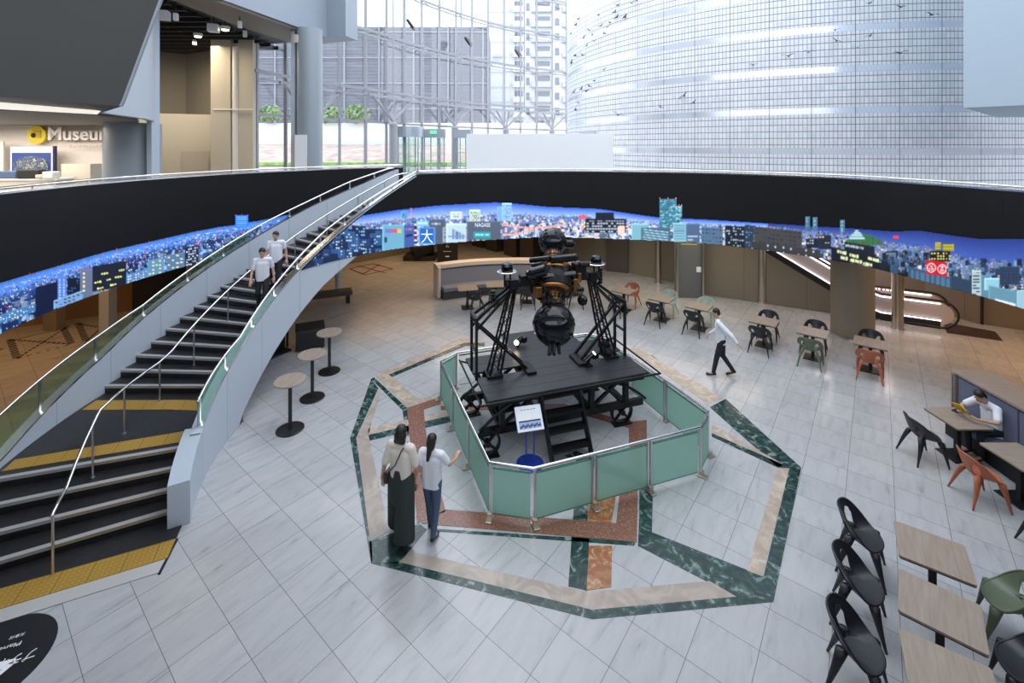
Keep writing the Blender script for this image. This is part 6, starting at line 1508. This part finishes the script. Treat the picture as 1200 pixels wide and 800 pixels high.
def person(label, loc, rz, J, s=1., hair='short', bottom='trousers', shirt='shirt', look=(0, 1, 0), sleeve=.9, bmat='trousers', extra=None):
    t = thing('person', loc, label, 'person', R(rz)); V = lambda k: Vector(J[k])
    b = MB()
    for q in (-.05, .05): caps(b, V('pel')+Vector((q*s, 0, 0)), V('che')+Vector((q*s, 0, 0)), .072*s, .088*s)
    b.cur = 0; caps(b, V('che')+Vector((-.07*s, 0, .02)), V('che')+Vector((.07*s, 0, .02)), .09*s, .09*s)
    caps(b, V('shl'), V('shr'), .058*s, .058*s); caps(b, V('che'), V('nek'), .09*s, .05*s); caps(b, V('nek'), V('hd')+Vector((0, 0, -.05*s)), .05*s, .046*s)
    caps(b, V('hpl'), V('hpr'), .07*s, .07*s)
    for q in 'lr':
        caps(b, V('sh'+q), V('el'+q), .050*s, .038*s); caps(b, V('el'+q), V('wr'+q), .038*s, .025*s)
        hand(b, V('wr'+q), V('hn'+q)-V('wr'+q), s, J.get('curl', .5), 1 if q == 'l' else -1)
        caps(b, V('hp'+q), V('kn'+q), .068*s, .05*s); caps(b, V('kn'+q), V('an'+q), .055*s, .036*s)
        f = V('ft'+q); caps(b, V('an'+q), f, .035*s, .028*s)
    L, m = head_mesh(b, J['hd'], look, s)
    remesh(b.build('body', M['skin'], t, smooth=True), .0075, 3)
    b = MB()
    for q in (-1, 1): b.ball(L(q*.03, .086, .014), (.0085*s, .005*s, .006*s), 8, m)
    b.build('eyes', M['black'], t, smooth=True); b = MB(); b.ball(L(0, .091, -.052), (.018*s, .004*s, .004*s), 8, m); b.build('lips', mat('lips', (.35, .12, .1), .5) if 'lips' not in bpy.data.materials else bpy.data.materials['lips'], t, smooth=True)
    # hair
    b = MB(); b.ball(L(0, -.022, .042), (.084*s, .094*s, .084*s), 20, m)
    if hair == 'short': b.ball(L(0, -.05, -.005), (.078*s, .062*s, .075*s), 16, m)
    if hair == 'bob': b.ball(L(0, -.04, -.03), (.098*s, .085*s, .115*s), 18, m); caps(b, L(-.05, -.05, -.1), L(.05, -.05, -.1), .05*s, .05*s)
    if hair == 'long': b.ball(L(0, -.05, -.04), (.085*s, .07*s, .11*s), 18, m); caps(b, L(0, -.07, -.08), L(-.01, -.10, -.27), .055*s, .03*s)
    remesh(b.build('hair', M['hair'], t, smooth=True), .010, 2)
    # shirt
    b = MB(); hemz = V('pel')+Vector((0, 0, -.05*s if bottom != 'skirt' else .02*s))
    [(b.cyl(hemz+Vector((q*s, 0, -.09*s)), V('che')+Vector((q*s, 0, 0)), .116*s, .108*s, 20), b.ball(V('che')+Vector((q*s, 0, 0)), .108*s)) for q in (-.06, 0, .06)]; caps(b, V('che')+Vector((-.075*s, 0, .02)), V('che')+Vector((.075*s, 0, .02)), .106*s, .106*s); caps(b, V('shl'), V('shr'), .07*s, .07*s); caps(b, V('che'), V('nek')-Vector((0, 0, .045*s)), .09*s, .06*s)
    for q in 'lr':
        e = V('sh'+q).lerp(V('el'+q), sleeve); caps(b, V('sh'+q), e, .07*s, .062*s)
        if sleeve >= 1: caps(b, V('el'+q), V('el'+q).lerp(V('wr'+q), .85), .058*s, .04*s)
    remesh(b.build('shirt', M[shirt], t, smooth=True), .011, 2)
    # lower garment
    b = MB()
    if bottom == 'skirt':
        w0 = V('pel')+Vector((0, 0, .06*s)); hem = (V('anl')+V('anr'))/2+Vector((0, 0, .09*s))
        md_ = w0.lerp(hem, .42); b.cyl(w0, md_, .125*s, .175*s, 28); b.ball(w0, .125*s, 20); b.ball(md_, .172*s, 20)
        for q in 'lr': b.cyl(V('hp'+q), V('an'+q)+Vector(((-.055 if q == 'l' else .055)*s, 0, .03*s)), .125*s, .16*s, 20); b.ball(V('hp'+q), .12*s)
    else:
        [caps(b, V('pel')+Vector((q*s, 0, .05*s)), V('hpl')*.5+V('hpr')*.5+Vector((q*s, 0, 0)), .092*s, .098*s) for q in (-.05, .05)]; caps(b, V('hpl')*.5+V('hpr')*.5-(V('hpr')-V('hpl'))*.3, V('hpl')*.5+V('hpr')*.5+(V('hpr')-V('hpl'))*.3, .10*s, .10*s)
        for q in 'lr': caps(b, V('hp'+q), V('kn'+q), .095*s, .068*s); caps(b, V('kn'+q), V('an'+q)+Vector((0, 0, .01)), .066*s, .05*s)
    remesh(b.build(bottom, M[bmat], t, smooth=True), .011, 2)
    for q in 'lr':
        a, f = V('an'+q), V('ft'+q); b = MB(); caps(b, a+(a-f)*.25+Vector((0, 0, -.035*s)), f, .038*s, .034*s); remesh(b.build('shoe', M['shoe'], t, smooth=True), .011, 1)
    if extra: extra(t, V, L, m)
    return t
def stand(s=1., lean=(0, 0), step=.12, arms=.1, armf=.1, back=0.):
    lx, ly = lean
    z = lambda v: v*s
    J = dict(pel=(0, 0, z(.98)), che=(lx*.5, ly*.5, z(1.27)), nek=(lx*.8, ly*.8, z(1.46)), hd=(lx, ly+.02, z(1.60)),
             shl=(-.17*s+lx*.7, ly*.7, z(1.40)), shr=(.17*s+lx*.7, ly*.7, z(1.40)), hpl=(-.09*s, 0, z(.93)), hpr=(.09*s, 0, z(.93)),
             knl=(-.09*s, step*.6, z(.50)), knr=(.09*s, -step*.1, z(.50)), anl=(-.085*s, step, z(.08)), anr=(.085*s, -step, z(.09)),
             ftl=(-.10*s, step+.15*s, z(.033)), ftr=(.10*s, -step+.15*s, z(.033)),
             ell=(-.24*s+lx*.5, -armf*.6, z(1.13)), elr=(.24*s+lx*.5, armf*.3, z(1.13)), wrl=(-.25*s-arms*.3, -armf*.6+.04, z(.89)), wrr=(.24*s+arms*.2, armf+.08, z(.91)))
    J['hnl'] = (J['wrl'][0], J['wrl'][1]+.03, J['wrl'][2]-.1); J['hnr'] = (J['wrr'][0], J['wrr'][1]+.04, J['wrr'][2]-.1)
    return J
def strap(t, V, L, m):
    b = MB(); b.tube([V('shr')+Vector((-.06, .02, .07)), V('shr')+Vector((-.10, -.10, .0)), V('che')+Vector((0, -.155, -.05)), V('pel')+Vector((-.13, -.12, .08)), V('pel')+Vector((-.17, -.02, .0))], .009, 6)
    b.build('bag_strap', M['black'], t)
    MB().box(V('pel')+Vector((-.21, .0, -.06)), (.07, .2, .16)).build('shoulder_bag', mat('dark_brown_bag', (.04, .02, .015), .5), t, bevel=.02)
x, y = P(470, 630); J = stand(.97, step=.14, arms=.2, armf=.12)
person('woman in cream top and long dark wide trousers with a cross-body bag strap', (x, y, 0), -18, J, .97, 'bob', 'skirt', 'creamshirt', (.0, 1, -.1), .85, 'skirt', strap)
x, y = P(506, 626); J = stand(.87, step=.12, arms=.12, armf=.16)
J['wrr'] = (.27, .30, .98); J['elr'] = (.24, .10, 1.02); J['hnr'] = (.28, .38, 1.04)
person('smaller person in white top and blue jeans walking beside the taller woman', (x, y, 0), -14, J, .87, 'long', 'trousers', 'shirt', (.1, 1, -.15), .7, 'jeans')
# man walking left past the barrier
x, y = P(846, 440); J = stand(.98, lean=(0, .12), step=.20, arms=.3, armf=.22)
J['ell'] = (-.30, -.20, 1.15); J['wrl'] = (-.34, -.34, .98); J['hnl'] = (-.36, -.42, .93); J['anr'] = (.085, -.26, .13); J['ftr'] = (.1, -.12, .03); J['knr'] = (.09, -.02, .48)
person('man in a loose white shirt and black trousers striding past the tables', (x, y, 0), 68, J, .98, 'short', 'trousers', 'shirt', (0, 1, -.35), 1.0)
# two men descending the stairs
def descend(s, k=1):
    J = stand(s, lean=(0, .03), step=.10, arms=.06, armf=.12); 
    J['anl'] = (-.085, .24, -.07); J['ftl'] = (-.10, .38, -.117); J['knl'] = (-.09, .20, .40)
    J['anr'] = (.085, -.06, .08); J['ftr'] = (.1, .08, .033); J['knr'] = (.09, .06, .50); return J
a = 162.6; n_ = max(n for n in range(1, 28) if ang_n(n) >= a); x, y = cp(6.25, a)
person('man in white shirt and black trousers, lower of the two on the staircase', (x, y, n_*RISE), 200, descend(.93), .93, 'short', 'trousers', 'shirt', (.15, 1, -.5), .8)
a = 157.2; n_ = max(n for n in range(1, 28) if ang_n(n) >= a); x, y = cp(6.45, a)
person('man in white shirt and black trousers, upper of the two on the staircase', (x, y, n_*RISE), 195, descend(.93), .93, 'short', 'trousers', 'shirt', (.3, 1, -.35), .55)
# reader in the booth, facing the table (local +y = towards the table)
J = dict(pel=(0, .06, .56), che=(0, .10, .86), nek=(0, .20, 1.03), hd=(0, .31, 1.14), shl=(-.18, .17, .99), shr=(.18, .17, .99), hpl=(-.1, .07, .54), hpr=(.1, .07, .54),
         knl=(-.12, .42, .54), knr=(.12, .42, .54), anl=(-.12, .40, .09), anr=(.12, .40, .09), ftl=(-.13, .56, .035), ftr=(.13, .56, .035),
         ell=(-.31, .30, .82), elr=(.31, .32, .82), wrl=(-.16, .50, .80), wrr=(.16, .53, .79), hnl=(-.09, .58, .84), hnr=(.09, .60, .84), curl=.9)
reader = person('seated person in a white T-shirt reading a yellow booklet at the booth', (9.02, 8.58, 0), 90, J, .97, 'short', 'trousers', 'shirt', (.0, 1, -.75), .75)
bk_ = thing('yellow_booklet', (8.42, 8.60, .875), 'open yellow booklet held by the seated reader', 'book', R(90))
for q in (-1, 1):
    MB().box((0, 0, 0), (.15, .012, .20), m=Matrix.Rotation(R(-38), 3, 'X') @ Matrix.Rotation(R(q*16), 3, 'Z')).build('cover', mat('yellow_cover', (.62, .42, .01), .6) if 'yellow_cover' not in bpy.data.materials else bpy.data.materials['yellow_cover'], bk_).location = (q*.072, 0, 0)
tag(MB().box((8.52, 8.83, .732), (.16, .09, .02), R(20)).build('phone', M['black'], bevel=.004), 'black phone lying on the table in front of the reader', 'phone')
tag(MB().box((8.75, 8.45, .22), (.35, .4, .43)).build('black_bag', M['blackmatte'], bevel=.05), 'black bag on the floor under the reader\'s table', 'bag') if False else None

# ------------------------------------------------------------------ lights
def area(name, loc, sx, sy, power, col, rot=(0, 0, 0)):
    l = bpy.data.lights.new(name, 'AREA'); l.shape = 'RECTANGLE'; l.size = sx; l.size_y = sy; l.energy = power; l.color = col
    o = bpy.data.objects.new(name, l); COL.objects.link(o); o.location = loc; o.rotation_euler = rot; return o
WARM = (1, .52, .2); SOFT = (1, .86, .68)
area('lamp_left', (-13.5, 11.5, 2.6), 6, 5, 75, WARM); area('lamp_left_far', (-11, 18.5, 2.6), 4, 4, 50, WARM)
area('lamp_back', (-4, 22, 2.6), 7, 5, 110, (1, .62, .3)); area('lamp_right', (14.5, 11.5, 2.6), 4, 4, 90, (1, .55, .24))
area('fill_tables', (6, 17.3, 2.6), 6, 2, 75, SOFT, (0, 0, R(-39))); area('fill_tables_right', (11.4, 13.2, 2.6), 3, 3, 15, SOFT)  # soft fill added under the slab to bring out the taupe wall
area('lamp_bench', (-.5, 18, 2.6), 5, 1.4, 60, SOFT)
area('lamp_shop', (-15.5, 12.5, 6.35), 6, 2.5, 300, (1, .9, .8)); area('lamp_beige', (-13.5, 18, 9.9), 3, 3, 260, (1, .85, .62))
area('lamp_escalator', (12, 16.2, 2.6), 3, .8, 60, (1, .8, .8))
